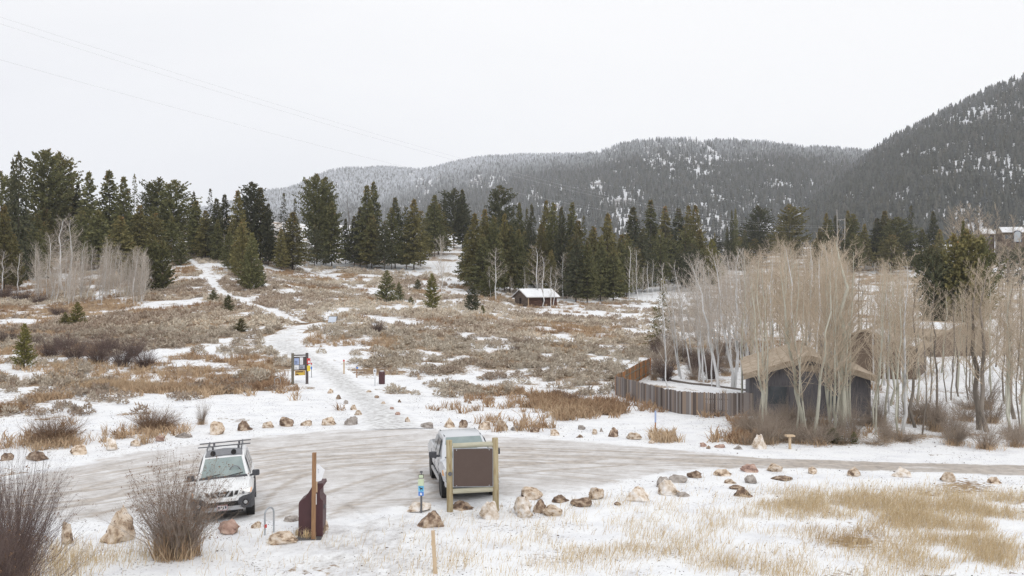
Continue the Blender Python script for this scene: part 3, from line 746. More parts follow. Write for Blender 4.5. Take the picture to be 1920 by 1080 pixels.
CON = {}
for kind, seeds in (('spire', 3), ('cone', 5), ('round', 3), ('young', 3), ('sparse', 2), ('fill', 3)):
    CON[kind] = [conifer_mesh(kind, 100 + 17 * i + len(kind), {'young': 26, 'sparse': 40, 'fill': 30, 'round': 46}.get(kind, 46), .8 if kind == 'fill' else 1) for i in range(seeds)]
SHADE = {'d': 'needles_dark', 'g': 'needles_green', 'o': 'needles_olive', 'y': 'needles_young'}
CROWN = {}
def crown_of(kind, i, sh):
    key = (kind, i, sh)
    if key not in CROWN:
        me = CON[kind][i][0].copy() if any(k[:2] == (kind, i) for k in CROWN) else CON[kind][i][0]
        me.materials.clear(); me.materials.append(M[SHADE[sh]]); CROWN[key] = me
    return CROWN[key]
def conifer(px, ytop, ybase, hw, kind, sh, depth=None):
    x, y, z = spot(px, ybase) if depth is None else at_depth(px, depth)
    h = (H - z) + (CY - ytop) / F * y
    h = max(h, .6) * 1.0
    wdt = 2 * hw / F * y * {'cone': 1.75, 'sparse': 1.6, 'fill': 1.6, 'spire': 1.55, 'round': 1.35}.get(kind, 1.4)
    i = random.randrange(len(CON[kind]))
    t = empty('conifer', (x, y, z - .05), random.uniform(0, 6.28)); t.scale = (wdt, wdt, h)
    link('crown', crown_of(kind, i, sh), None, t); link('trunk', CON[kind][i][1], None, t)
    return t
LOOK = {'spire': 'narrow spire-like', 'cone': 'cone-shaped', 'round': 'round-topped', 'young': 'bushy young', 'sparse': 'sparse', 'fill': 'bushy'}
HUE = {'d': 'dark green', 'g': 'green', 'o': 'brown-topped', 'y': 'yellowish green'}
# (x, top, foot, half width in the photo, kind, hue) by stretch of the wood
WOOD = [
 ('at the far hillside end', [(2, 322, 490, 26, 'round', 'g'), (35, 288, 528, 37, 'spire', 'd'), (24, 300, 525, 24, 'spire', 'd'), (8, 385, 545, 24, 'cone', 'o'), (26, 440, 540, 16, 'young', 'o'), (70, 400, 500, 20, 'cone', 'g'), (88, 283, 478, 42, 'round', 'g'), (113, 287, 470, 36, 'round', 'o'), (133, 312, 465, 16, 'sparse', 'o'), (75, 430, 520, 15, 'fill', 'g')]),
 ('behind the pale hillside aspens', [(146, 345, 470, 17, 'cone', 'd'), (167, 323, 480, 26, 'cone', 'g'), (152, 395, 500, 24, 'fill', 'g'), (185, 395, 505, 30, 'cone', 'g'), (205, 320, 490, 34, 'cone', 'g'), (232, 332, 495, 26, 'cone', 'g'), (252, 327, 490, 18, 'sparse', 'g'), (225, 405, 512, 30, 'cone', 'o'), (262, 385, 505, 26, 'cone', 'o'),
    (282, 343, 470, 17, 'round', 'd'), (298, 334, 472, 27, 'round', 'g'), (325, 339, 475, 33, 'round', 'g'), (290, 400, 500, 24, 'fill', 'o'), (285, 442, 546, 27, 'young', 'g'), (258, 462, 530, 20, 'young', 'o'), (305, 452, 545, 19, 'young', 'g'), (244, 480, 525, 14, 'young', 'o')]),
 ('where the narrow trail ends', [(363, 360, 478, 18, 'spire', 'd'), (368, 376, 482, 22, 'cone', 'g'), (394, 354, 482, 19, 'sparse', 'd'), (385, 395, 486, 20, 'cone', 'o'), (406, 372, 488, 19, 'cone', 'd'), (421, 365, 484, 19, 'cone', 'd'), (408, 412, 492, 14, 'cone', 'g'), (446, 357, 492, 21, 'cone', 'o'), (471, 342, 492, 27, 'round', 'd'),
    (488, 352, 494, 26, 'cone', 'o'), (503, 382, 498, 16, 'cone', 'd'), (322, 405, 492, 21, 'cone', 'g'), (340, 448, 498, 15, 'young', 'g'), (430, 430, 505, 14, 'cone', 'g')]),
 ('in the light cluster beside the trail', [(455, 413, 522, 21, 'young', 'o'), (472, 438, 545, 20, 'young', 'g'), (488, 488, 542, 10, 'young', 'g'), (441, 455, 512, 13, 'young', 'o'), (463, 470, 540, 17, 'young', 'o')]),
 ('on the knoll beyond the trail', [(532, 362, 500, 19, 'sparse', 'd'), (553, 372, 488, 15, 'sparse', 'd'), (549, 398, 506, 27, 'cone', 'o'), (527, 428, 506, 13, 'cone', 'o'), (594, 328, 496, 27, 'round', 'g'), (611, 333, 496, 24, 'round', 'g'), (606, 366, 496, 20, 'cone', 'o'), (622, 381, 502, 23, 'cone', 'g'), (590, 420, 500, 18, 'fill', 'd'),
    (648, 410, 495, 12, 'cone', 'd'), (664, 405, 500, 16, 'cone', 'd'), (688, 347, 502, 22, 'cone', 'g'), (701, 341, 498, 20, 'cone', 'g'), (675, 388, 500, 17, 'cone', 'd'), (697, 402, 504, 23, 'cone', 'o'), (721, 415, 506, 15, 'fill', 'd'), (741, 371, 504, 22, 'cone', 'd'), (734, 390, 505, 16, 'fill', 'g'), (762, 388, 505, 17, 'fill', 'g'), (776, 374, 506, 24, 'cone', 'o'), (789, 396, 500, 17, 'fill', 'o')]),
 ('above the bare snow slope', [(805, 385, 478, 17, 'cone', 'g'), (815, 366, 480, 20, 'cone', 'g'), (822, 383, 478, 25, 'cone', 'o'), (834, 360, 462, 9, 'spire', 'd'), (851, 354, 466, 25, 'round', 'd'), (867, 356, 466, 18, 'cone', 'd')]),
 ('in the clump before the cabin', [(874, 440, 535, 15, 'cone', 'g'), (890, 401, 547, 25, 'cone', 'o'), (909, 392, 545, 20, 'cone', 'o'), (905, 440, 552, 24, 'cone', 'g'), (925, 405, 550, 22, 'cone', 'g'), (937, 349, 525, 30, 'round', 'd'), (946, 402, 548, 20, 'cone', 'o'), (956, 422, 549, 27, 'cone', 'g'), (972, 430, 550, 20, 'cone', 'g'), (962, 388, 520, 10, 'spire', 'd'), (974, 381, 520, 15, 'cone', 'g'),
    (988, 390, 530, 13, 'spire', 'd'), (997, 383, 535, 20, 'spire', 'd'), (914, 500, 558, 15, 'young', 'g')]),
 ('in the clump behind the cabin', [(1024, 377, 525, 18, 'cone', 'o'), (1037, 381, 540, 23, 'cone', 'g'), (1015, 420, 540, 19, 'cone', 'o'), (1053, 388, 545, 17, 'cone', 'd'), (1073, 380, 545, 21, 'cone', 'g'), (1084, 414, 555, 26, 'cone', 'o'), (1095, 405, 548, 18, 'sparse', 'd'), (1112, 425, 556, 24, 'cone', 'o'), (1033, 470, 556, 14, 'young', 'o'),
    (1080, 440, 566, 24, 'cone', 'd'), (1101, 452, 568, 22, 'cone', 'g'), (1139, 401, 560, 24, 'cone', 'o'), (1126, 445, 564, 22, 'cone', 'g'), (1150, 470, 565, 24, 'cone', 'g'), (1062, 480, 560, 16, 'young', 'd')]),
 ('between cabin and bare grove', [(1166, 440, 548, 22, 'cone', 'o'), (1187, 389, 535, 26, 'cone', 'd'), (1175, 450, 556, 18, 'cone', 'g'), (1220, 375, 530, 23, 'cone', 'g'), (1205, 430, 548, 24, 'cone', 'd'), (1247, 387, 528, 22, 'cone', 'o'), (1238, 430, 545, 24, 'fill', 'g'), (1272, 391, 528, 24, 'cone', 'd'), (1291, 386, 528, 18, 'cone', 'o'), (1304, 385, 525, 22, 'cone', 'o'),
    (1285, 425, 540, 26, 'fill', 'g'), (1312, 430, 530, 20, 'cone', 'o'), (1335, 450, 535, 17, 'young', 'y'), (1340, 437, 500, 7, 'spire', 'o')]),
 ('standing apart above bare crowns', [(1363, 425, 505, 11, 'spire', 'd'), (1372, 394, 505, 9, 'spire', 'd'), (1379, 392, 505, 11, 'spire', 'g'), (1397, 430, 508, 15, 'spire', 'd'), (1422, 386, 492, 25, 'round', 'd'), (1481, 384, 500, 27, 'round', 'o')]),
 ('around the utility pole', [(1549, 400, 500, 14, 'cone', 'o'), (1556, 412, 505, 16, 'cone', 'g'), (1537, 428, 500, 13, 'cone', 'o'), (1567, 404, 500, 13, 'cone', 'd'), (1590, 395, 500, 14, 'cone', 'o'), (1600, 401, 502, 22, 'cone', 'g'), (1621, 420, 505, 14, 'cone', 'o'), (1606, 440, 510, 16, 'fill', 'g'), (1645, 409, 500, 20, 'cone', 'd'), (1659, 396, 498, 22, 'cone', 'o')]),
 ('in the row beyond the pole', [(1680, 408, 505, 28, 'round', 'g'), (1672, 440, 512, 24, 'fill', 'o'), (1708, 386, 502, 21, 'sparse', 'd'), (1700, 425, 505, 18, 'cone', 'd'), (1729, 430, 505, 18, 'cone', 'g'), (1750, 396, 500, 15, 'cone', 'd'), (1762, 430, 515, 17, 'cone', 'o')]),
 ('below the snowy-roofed houses', [(1750, 462, 600, 32, 'round', 'd'), (1806, 414, 560, 15, 'cone', 'g'), (1790, 440, 570, 36, 'round', 'o'), (1815, 432, 575, 40, 'round', 'o'), (1840, 447, 590, 26, 'round', 'g'), (1775, 500, 610, 30, 'round', 'd'), (1885, 462, 545, 14, 'fill', 'd'), (1908, 458, 545, 17, 'fill', 'd')]),
]
for where, rows in WOOD:
    rows = sorted(rows)
    for k, (px, yt, yb, hw, kind, sh) in enumerate(rows):
        dep = 112 if (px in (1750, 1775, 1840, 1815, 1790, 1806) and yb > 555) else None
        t = conifer(px, yt, yb, hw, kind, sh, dep)
        tag(t, f'{HUE[sh]} {LOOK[kind]} conifer, {ORD[k]} from left {where}', 'conifer', 'conifers of the wood above the meadow')
MEADOW = [(725, 507, 568, 17, 'g', 'largest bushy little conifer alone in the sagebrush left of two small ones'), (748, 529, 568, 9, 'g', 'small slim conifer touching the largest meadow conifer'), (783, 523, 544, 7, 'g', 'tiny round dark conifer on the snow below the bare slope'),
    (810, 513, 580, 14, 'y', 'yellowish young conifer alone in the sagebrush, middle of the meadow'), (885, 529, 585, 13, 'd', 'dark green young conifer in the sagebrush left of the log cabin'), (145, 566, 612, 14, 'y', 'young conifer below the pale hillside aspens at the meadow edge'),
    (122, 585, 610, 9, 'y', 'tiny yellowish conifer beside a young one at the meadow edge'), (46, 607, 692, 18, 'y', 'tall young conifer among purple willows at the edge of the meadow'), (400, 543, 567, 9, 'g', 'upper of two tiny conifers beside the narrow trail'), (428, 552, 584, 10, 'g', 'lower of two tiny conifers beside the narrow trail'),
    (452, 596, 622, 12, 'o', 'tiny sparse conifer low in the sagebrush beneath the narrow trail'), (770, 555, 572, 6, 'y', 'tiny yellow-green seedling conifer in the middle of the sagebrush'), (905, 571, 588, 5, 'y', 'tiny golden seedling conifer beside the dark meadow conifer'),
    (1243, 522, 655, 26, 'y', 'loose olive conifer standing behind the thin white aspens by the fence'), (1560, 800, 830, 18, 'g', 'small green juniper at the foot of the big pale aspen trunk'), (1601, 815, 832, 8, 'g', 'tiny green juniper right of the big pale aspen trunk')]
for px, yt, yb, hw, sh, lab in MEADOW:
    tag(conifer(px, yt, yb, hw, 'sparse' if px == 1243 else 'young', sh), lab, 'conifer', 'small conifers scattered in the meadow')
# deeper rows that close the gaps
for k in range(134):
    px = random.uniform(-30, 1345) if k < 46 else (random.uniform(1530, 1940) if k < 66 else (random.uniform(-30, 350) if k < 96 else random.choice([random.uniform(350, 790), random.uniform(880, 1345), random.uniform(880, 1345)])))
    y0 = np.interp(px, [0, 130, 350, 500, 640, 760, 860, 1000, 1150, 1340, 1530, 1940], [380, 360, 395, 405, 425, 415, 400, 415, 425, 420, 425, 455])
    d = np.interp(px, [0, 500, 800, 1000, 1340, 1530, 1940], [250, 262, 290, 262, 290, 300, 330]) * random.uniform(.95, 1.1) * (1 if k < 66 else .87)
    if k >= 66: y0 += 15
    if 790 < px < 880: continue
    t = conifer(px, y0 + random.uniform(0, 40), 0, random.uniform(15, 24), 'fill', random.choice('dgo'), d)
    tag(t, 'shaded conifer half hidden in the back rows of the wood', 'conifer', 'back row conifers of the wood')

for k in range(14):
    px = random.uniform(1345, 1545); t = conifer(px, random.uniform(438, 462), 0, random.uniform(14, 22), 'fill', random.choice('dgo'), random.uniform(310, 400))
    tag(t, 'shaded conifer half hidden behind the bare grove crowns', 'conifer', 'conifers behind the bare grove')

# ------------------------------------------------------------------ bare aspens
def grow(seed, trunk_pts, r0, n_br, spread, h0=.3, twig=1.0, up=.75, sub=6, fork=0):
    """branch segments of a bare tree of unit height -> (trunk mesh data, crown mesh data)"""
    r = np.random.default_rng(seed)
    tp = A3(trunk_pts); nt_ = len(tp)
    cum = np.linspace(0, 1, nt_)
    at = lambda t: np.array([np.interp(t, cum, tp[:, k]) for k in range(3)])
    rad = lambda t: r0 * (1 - t) ** .85 + .0011
    T0, T1, R0, R1 = [], [], [], []
    for a, b in zip(cum[:-1], cum[1:]):
        T0.append(at(a)); T1.append(at(b)); R0.append(rad(a)); R1.append(rad(b))
    S0, S1, Q0, Q1 = [], [], [], []
    def limb(p, d, L, ra, depth, bend):
        n = 4 if depth == 0 else 3
        for i in range(n):
            q = p + d * L / n
            S0.append(p); S1.append(q); Q0.append(ra * (1 - i / n * .75)); Q1.append(ra * (1 - (i + 1) / n * .75))
            if depth < 2:
                m_ = (sub if depth == 0 else 4)
                for _ in range(max(1, int(m_ / n + r.random()))):
                    dd = d + r.normal(0, .5, 3); dd[2] += .22 * up; dd /= np.linalg.norm(dd)
                    limb(p + (q - p) * r.random(), dd, L * r.uniform(.3, .55) * (1 - .4 * i / n) * twig, max(ra * .5, .0006), depth + 1, bend)
            p = q; d = d + np.array([0, 0, bend]) + r.normal(0, .09, 3); d /= np.linalg.norm(d)
    for b in range(n_br):
        t = h0 + (1 - h0) * ((b + r.random()) / n_br) ** .9
        t = min(t, .97); az = r.uniform(0, 6.28)
        L = spread * (1.05 - .72 * ((t - h0) / (1 - h0)) ** 1.1) * r.uniform(.65, 1.15)
        e = up * r.uniform(.8, 1.3)
        d = np.array([math.cos(az), math.sin(az), e]); d /= np.linalg.norm(d)
        limb(at(t), d, L, max(rad(t) * .33, .00085), 0, .13)
    return tubes(T0, T1, R0, R1, 7), tubes(S0, S1, Q0, Q1, 3)
def wob_trunk(seed, n=9, a=.012):
    r = np.random.default_rng(seed); x = np.cumsum(r.normal(0, a, (n, 2)), 0); x -= x[0]
    lin = np.linspace(0, 1, n)[:, None]; x = x - x[-1] * lin
    return np.concatenate([x, np.linspace(0, 1, n)[:, None]], 1)
ASP = {}
def aspen_kind(name, n, **kw):
    L = []
    for i in range(n):
        (tv, tq), (cv, cq) = grow(500 + i * 7 + len(name), wob_trunk(i + len(name), a=kw.get('wob', .012)), kw['r0'], kw['n_br'], kw['spread'], kw.get('h0', .3), kw.get('twig', 1), kw.get('up', .9), kw.get('sub', 6))
        L.append(((tv, tq), (cv, cq)))
    ASP[name] = L
aspen_kind('slim', 5, r0=.0075, n_br=26, spread=.21, h0=.22, up=1.25, sub=6)
aspen_kind('full', 4, r0=.0115, n_br=36, spread=.3, h0=.28, up=1.0, sub=8, wob=.012)
aspen_kind('airy', 4, r0=.009, n_br=28, spread=.28, h0=.3, up=.8, sub=7)
aspen_kind('sapling', 4, r0=.006, n_br=40, spread=.34, h0=.06, up=1.7, sub=8)
AM = {}
def aspen(px, py, tx, ty, kind, bark='bark_white', twig='twig_tan', i=None, depth=None, rad=1.0, xy=1.0):
    x, y, z = spot(px, py) if depth is None else at_depth(px, depth)
    h = max((H - z) + (CY - ty) / F * y, .8)
    i = random.randrange(len(ASP[kind])) if i is None else i
    key = (kind, i, bark, twig)
    if key not in AM:
        (tv, tq), (cv, cq) = ASP[kind][i]
        a = np_mesh('trunk', tv, tq, True); a.materials.append(M[bark]); b = np_mesh('crown', cv, cq, False); b.materials.append(M[twig]); AM[key] = (a, b)
    t = empty('aspen', (x, y, z - .06), 0)
    lean = math.atan2((tx - px) / F * y, h)
    t.rotation_euler = (random.uniform(-.03, .03), lean, 0)
    w = h * xy; t.scale = (w, w, h)
    a = link('trunk', AM[key][0], None, t); b = link('crown', AM[key][1], None, t)
    rz = random.uniform(0, 6.28); a.rotation_euler = (0, 0, rz); b.rotation_euler = (0, 0, rz); a.scale = (rad, rad, 1)
    return t
GROVE = [  # named trees of the big grove: foot x, y, top x, y, kind, bark, trunk thickness, label
    (1348, 727, 1294, 487, 'full', 'bark_white', 1.0, 'white aspen with strongly leaning trunk rising from the snow inside the fence'), (1344, 726, 1346, 488, 'slim', 'bark_white', .9, 'straight white aspen beside the strongly leaning one inside the fence'),
    (1373, 728, 1338, 477, 'full', 'bark_white', .95, 'second leaning white aspen inside the curved fence, beside upright ones'), (1378, 728, 1388, 466, 'slim', 'bark_white', 1.35, 'upright thick white aspen at the end of the inner fence group'),
    (1274, 706, 1240, 492, 'slim', 'bark_white', .8, 'thin white aspen leaning over the back end of the fence'), (1298, 706, 1263, 492, 'slim', 'bark_white', .8, 'thin leaning white aspen, second from the back end of the fence'), (1326, 716, 1318, 490, 'slim', 'bark_white', .7, 'slender pale aspen behind the leaning trunks inside the fence'),
    (1507, 814, 1460, 490, 'full', 'bark_green', 1.05, 'big greenish leaning aspen before the dark house gable'), (1514, 818, 1482, 540, 'slim', 'bark_green', .75, 'curved thin aspen beside the big greenish leaning one'),
    (1526, 820, 1556, 500, 'full', 'bark_green', .9, 'forked greenish aspen before the middle of the dark house'), (1577, 808, 1566, 450, 'full', 'bark_green', 1.75, 'thickest tallest pale aspen before the corner of the dark house'),
    (1430, 816, 1410, 510, 'slim', 'bark_green', .9, 'thin leaning aspen by the pale upright boulder'), (1438, 812, 1427, 500, 'slim', 'bark_green', .8, 'thin crooked aspen just right of the boulder-side one'),
    (1642, 815, 1662, 515, 'slim', 'bark_green', .75, 'slender aspen leaning outward past the dark house corner'), (1690, 816, 1697, 485, 'full', 'bark_white', .85, 'pale straight aspen at the roadside midway between house and dark trunks'),
    (1716, 802, 1722, 520, 'slim', 'bark_grey', 1.4, 'dark straight trunk just right of the pale roadside aspen'), (1836, 806, 1828, 505, 'full', 'bark_grey', 1.5, 'left of two thick grey trunks near the frame edge bushes'), (1851, 810, 1853, 500, 'full', 'bark_grey', 1.3, 'right of two thick grey trunks near the frame edge bushes'),
    (1902, 786, 1905, 520, 'full', 'bark_grey', 1.2, 'grey-barked bare tree at the roadside end of the grove'), (1660, 795, 1668, 505, 'airy', 'bark_green', .8, 'slender bare tree right of the house with fine drooping twigs'), (1760, 790, 1752, 530, 'airy', 'bark_grey', 1, 'bare tree over the leaning dead limb at the snowy bank'),
    (1590, 790, 1600, 470, 'airy', 'bark_green', .8, 'bare tree whose fine crown rises just right of the thickest aspen')]
for a in GROVE:
    tag(aspen(*a[:4], a[4], a[5], 'twig_pale' if a[5] == 'bark_white' and a[0] < 1400 else 'twig_tan', rad=a[6]), a[7], 'bare tree', 'bare trees of the roadside grove')
TOPX = [1225, 1300, 1400, 1450, 1560, 1610, 1680, 1740, 1790, 1840, 1900, 1980]; TOPY = [530, 488, 472, 450, 452, 478, 488, 525, 545, 508, 520, 530]
rr = random.Random(5)
for k in range(132):
    px = rr.choice([rr.uniform(1390, 1660), rr.uniform(1400, 1700), rr.uniform(1380, 1960), rr.uniform(1640, 1960), rr.uniform(1780, 1960)]); d = rr.uniform(57, 100) if px < 1660 else rr.uniform(46, 85)
    ty = np.interp(px, TOPX, TOPY) + rr.uniform(0, 60)
    g = px > 1700
    tag(aspen(px, 0, px + rr.uniform(-10, 10), ty, rr.choice(['slim', 'slim', 'full', 'airy']), rr.choice(['bark_green', 'bark_green', 'bark_white']) if not g else rr.choice(['bark_grey', 'bark_green']), 'twig_tan', depth=d, rad=rr.uniform(.7, 1.0)),
        'slender bare tree among the crowded thin trunks of the roadside grove', 'bare tree', 'thin bare trees crowding the roadside grove')
for k in range(30):
    px = rr.uniform(1225, 1420); d = rr.uniform(66, 105)
    tag(aspen(px, 0, px - rr.uniform(0, 25), np.interp(px, TOPX, TOPY) + rr.uniform(0, 50), rr.choice(['slim', 'full']), 'bark_white', 'twig_pale', depth=d, rad=.8), 'slender white aspen among those behind the fenced snowy bed', 'bare tree', 'white aspens behind the fenced bed')
for k in range(60):
    px = rr.uniform(1330, 1960) if k < 44 else rr.uniform(1380, 1560); d = rr.uniform(105, 165) if k < 44 else rr.uniform(190, 250)
    tag(aspen(px, 0, px + rr.uniform(-6, 6), np.interp(px, TOPX, TOPY) + rr.uniform(-4, 45), rr.choice(['full', 'airy', 'slim']), 'bark_grey', 'twig_tan', depth=d, rad=1.0), 'bare tree in the hazy thicket behind the houses', 'bare tree', 'bare trees behind the houses')
for k in range(36):
    px = rr.choice([rr.uniform(60, 240), rr.uniform(60, 240), rr.uniform(245, 280)]); yb = rr.uniform(545, 572)
    tag(aspen(px, yb, px + rr.uniform(0, 12), yb - rr.uniform(60, 98), 'sapling', 'bark_white', 'twig_pale', rad=.9, xy=1.1), 'young pale aspen within the low hillside thicket', 'bare tree', 'young aspens of the hillside thicket')
for k in range(14):
    px = rr.uniform(1400, 1650); d = rr.uniform(45.5, 50)
    tag(aspen(px, 0, px + rr.uniform(-22, 22), np.interp(px, TOPX, TOPY) + rr.uniform(15, 70), 'slim', 'bark_green', 'twig_tan', depth=d, rad=rr.uniform(.7, 1)), 'thin aspen standing right before the dark house front', 'bare tree', 'thin aspens before the house')
HILL = [('of the taller hillside aspens', [(118, 548, 118, 410, 'full', 1.0), (130, 545, 133, 412, 'full', 1.0), (96, 560, 92, 440, 'airy', .8), (152, 545, 160, 452, 'airy', .8), (3, 560, 8, 470, 'airy', 1), (33, 552, 36, 475, 'airy', 1), (80, 555, 70, 470, 'sapling', .7)]),
    ('in the low hillside sapling thicket', [(x, yb, x + dx, yt, 'sapling', .8) for x, yb, dx, yt in [(70, 560, 2, 480), (88, 562, 4, 478), (104, 566, 5, 486), (120, 562, 6, 470), (137, 566, 8, 478), (150, 562, 9, 470), (163, 563, 10, 466), (172, 565, 18, 480), (186, 563, 14, 463), (200, 558, 12, 466), (212, 553, 10, 462), (222, 556, 5, 475), (128, 573, 5, 500), (235, 552, 5, 478), (256, 552, -2, 480), (262, 556, 8, 470), (271, 552, 10, 485), (246, 553, -4, 490)]]),
    ('at the wood edge near the cabin', [(555, 508, 552, 430, 'slim', .9), (576, 505, 577, 450, 'slim', .6), (422, 492, 422, 440, 'airy', .8), (828, 552, 826, 448, 'sapling', .8), (901, 549, 900, 470, 'slim', .9), (930, 563, 930, 468, 'airy', .9), (1007, 574, 1004, 462, 'airy', .9), (1017, 575, 1017, 482, 'slim', .9), (1037, 574, 1042, 510, 'airy', .8), (1055, 560, 1056, 476, 'airy', .9), (1033, 574, 1034, 500, 'slim', .7),
        (1071, 562, 1071, 520, 'slim', .8), (1180, 562, 1181, 462, 'slim', .9), (1195, 565, 1194, 468, 'slim', .8), (1213, 568, 1214, 490, 'slim', .8), (1204, 564, 1206, 500, 'slim', .7), (1222, 560, 1224, 488, 'slim', .7), (920, 560, 916, 500, 'slim', .6), (985, 560, 982, 500, 'slim', .5), (960, 562, 958, 520, 'sapling', .5), (1188, 566, 1186, 500, 'slim', .6)]),
    ('around the snowy-roofed houses', [(1785, 480, 1783, 392, 'full', 1), (1800, 480, 1800, 386, 'full', 1), (1820, 480, 1820, 384, 'full', 1), (1836, 480, 1838, 392, 'full', .9), (1852, 480, 1853, 402, 'full', .9), (1866, 475, 1866, 383, 'slim', 1.2), (1898, 480, 1898, 404, 'full', .9), (1886, 500, 1885, 440, 'airy', .8), (1915, 500, 1914, 430, 'airy', .8), (1870, 530, 1872, 455, 'slim', .8), (1880, 545, 1880, 460, 'airy', .8), (1895, 540, 1893, 465, 'slim', .8), (1912, 545, 1914, 470, 'airy', .8)])]
for where, rows in HILL:
    far = 'houses' in where
    for k, (px, py, tx, ty, kind, rd) in enumerate(sorted(rows)):
        t = aspen(px, py, tx, ty, kind, 'bark_white' if not far else 'bark_grey', 'twig_pale' if not far else 'twig_tan', depth=(340 if py < 490 else 190) if far else None, rad=rd * 1.25, xy=1.25)
        tag(t, f'{ {"full": "spreading", "airy": "airy", "slim": "slim", "sapling": "many-stemmed young"}[kind]} bare aspen, {ORD[k]} from left {where}', 'bare tree', 'bare trees ' + where)
x, y, z = spot(655, 462)
(tv, tq), (cv, cq) = grow(77, wob_trunk(5, a=.02), .012, 9, .2, .35, .8, .3, 3)
sn = empty('dead_tree', (x, y, z)); hh = (H - z) + (CY - 366) / F * y; sn.scale = (hh, hh, hh); sn.rotation_euler = (0, -.05, 0)
a = np_mesh('trunk', tv, tq, True); a.materials.append(M['snag_bark']); link('trunk', a, None, sn); b = np_mesh('branches', cv, cq); b.materials.append(M['snag_bark']); link('branch', b, None, sn)
tag(sn, 'bare dead snag leaning among green conifers on the knoll', 'dead tree')

# ------------------------------------------------------------------ shrubs
def shrub_mesh(seed, n_st, h, spread, twigs, r0, up=1.0, heads=0, jit=.12):
    r = np.random.default_rng(seed); S0, S1, Q0, Q1, HP = [], [], [], [], []
    for _ in range(n_st):
        a = r.uniform(0, 6.28); p = np.array([math.cos(a), math.sin(a), 0]) * r.uniform(0, .22) * spread
        q = r.uniform(.0, 1) ** .6 * spread / h
        d = np.array([math.cos(a) * q, math.sin(a) * q, up]) + r.normal(0, jit, 3); d /= np.linalg.norm(d)
        L = h * r.uniform(.55, 1.08) * (1.08 - .25 * q); n = 5
        for i in range(n):
            e = p + d * L / n
            ra = r0 * (1 - i / n * .8); S0.append(p); S1.append(e); Q0.append(ra); Q1.append(r0 * (1 - (i + 1) / n * .8))
            if i > 0:
                for _k in range(int(twigs / n + r.random())):
                    t = p + (e - p) * r.random(); dd = d + r.normal(0, .42, 3); dd[2] += .2; dd /= np.linalg.norm(dd); l = L * r.uniform(.1, .28)
                    m1 = t + dd * l * .5; d3 = dd + r.normal(0, .2, 3); m2 = m1 + d3 / np.linalg.norm(d3) * l * .5
                    S0 += [t, m1]; S1 += [m1, m2]; Q0 += [ra * .5, ra * .36]; Q1 += [ra * .36, ra * .2]
                    if heads and r.random() < heads: HP.append(m2)
            p = e; d = d + r.normal(0, jit * .8, 3) + np.array([math.cos(a), math.sin(a), 0]) * .05; d /= np.linalg.norm(d)
        if heads: HP.append(p)
    return tubes(S0, S1, Q0, Q1, 3), A3(HP) if HP else None
def blades(n, rad, h, seed, wid=.008, lean=.35, wind=(.12, 0)):
    r = np.random.default_rng(seed); a = r.uniform(0, 6.28, n); q = rad * np.minimum(np.abs(r.normal(0, .42, n)), .8)
    P = np.stack([q * np.cos(a), q * np.sin(a), np.zeros(n)], 1); return blade_arrays(P, h * r.uniform(.45, 1.1, n), r, wid, lean, wind)
def blade_arrays(P, hh, r, wid, lean, wind):
    n = len(P); d = np.stack([r.normal(wind[0], lean, n), r.normal(wind[1], lean, n), np.ones(n)], 1); d /= np.linalg.norm(d, axis=1, keepdims=True)
    s = np.stack([r.normal(0, 1, n), r.normal(0, 1, n), np.zeros(n)], 1); s /= np.linalg.norm(s, axis=1, keepdims=True)
    wd_ = (wid * r.uniform(.6, 1.3, n))[:, None]
    mid = P + d * hh[:, None] * .55; tip = mid + (d + np.stack([r.normal(wind[0], .35, n), r.normal(0, .35, n), -.25 * np.ones(n)], 1)) * hh[:, None] * .45
    V = np.stack([P - s * wd_, P + s * wd_, mid + s * wd_ * .8, tip, mid - s * wd_ * .8], 1)
    b = (np.arange(n) * 5)[:, None]
    Fc = np.concatenate([b + np.array([[0, 1, 2]]), b + np.array([[0, 2, 4]]), b + np.array([[4, 2, 3]])], 0)
    return V.reshape(-1, 3), Fc, np.repeat(np.clip(r.normal(.5, .25, n), 0, 1), 5)
SH = {}
def shrub_kind(name, n, mat, args, grass=None, heads=None):
    SH[name] = []
    for i in range(n):
        (v, q), hp = shrub_mesh(900 + 31 * i + len(name), **args)
        me = np_mesh('stems', v, q); me.materials.append(M[mat]); g = hd = None
        if grass:
            gv, gf, gt = blades(grass[0], grass[1], grass[2], 7 + i, .012); g = np_mesh('dry_grass', gv, gf, False, {'tint': ('POINT', gt)}); g.materials.append(M[grass[3]])
        if hp is not None and args.get('heads'):
            r = np.random.default_rng(i); V, Q = [], []
            k = 5; hp = np.repeat(hp, k, 0); m_ = len(hp)
            c = hp + r.normal(0, .025, hp.shape); d1 = r.normal(0, .02, hp.shape); d2 = r.normal(0, .02, hp.shape)
            hd = np_mesh('seed_heads', np.stack([c, c + d1, c + d2], 1).reshape(-1, 3), np.arange(3 * m_).reshape(-1, 3)); hd.materials.append(M['seed_head'])
        SH[name].append((me, g, hd))
shrub_kind('willow', 4, 'stem_purple', dict(n_st=190, h=2.5, spread=2.2, twigs=16, r0=.012, jit=.22))
shrub_kind('meadow', 3, 'stem_brown', dict(n_st=300, h=1.8, spread=2.0, twigs=22, r0=.010, jit=.27), (1100, 2.2, .75, 'russet_grass'))
shrub_kind('grey', 1, 'stem_grey', dict(n_st=230, h=2.75, spread=1.9, twigs=24, r0=.0095, heads=.24, jit=.2), (1500, .9, 1.15, 'russet_grass'))
shrub_kind('dark', 2, 'stem_purple', dict(n_st=300, h=3.6, spread=2.6, twigs=26, r0=.0105, heads=.03, jit=.19), (1500, 1.5, 1.3, 'russet_grass'))
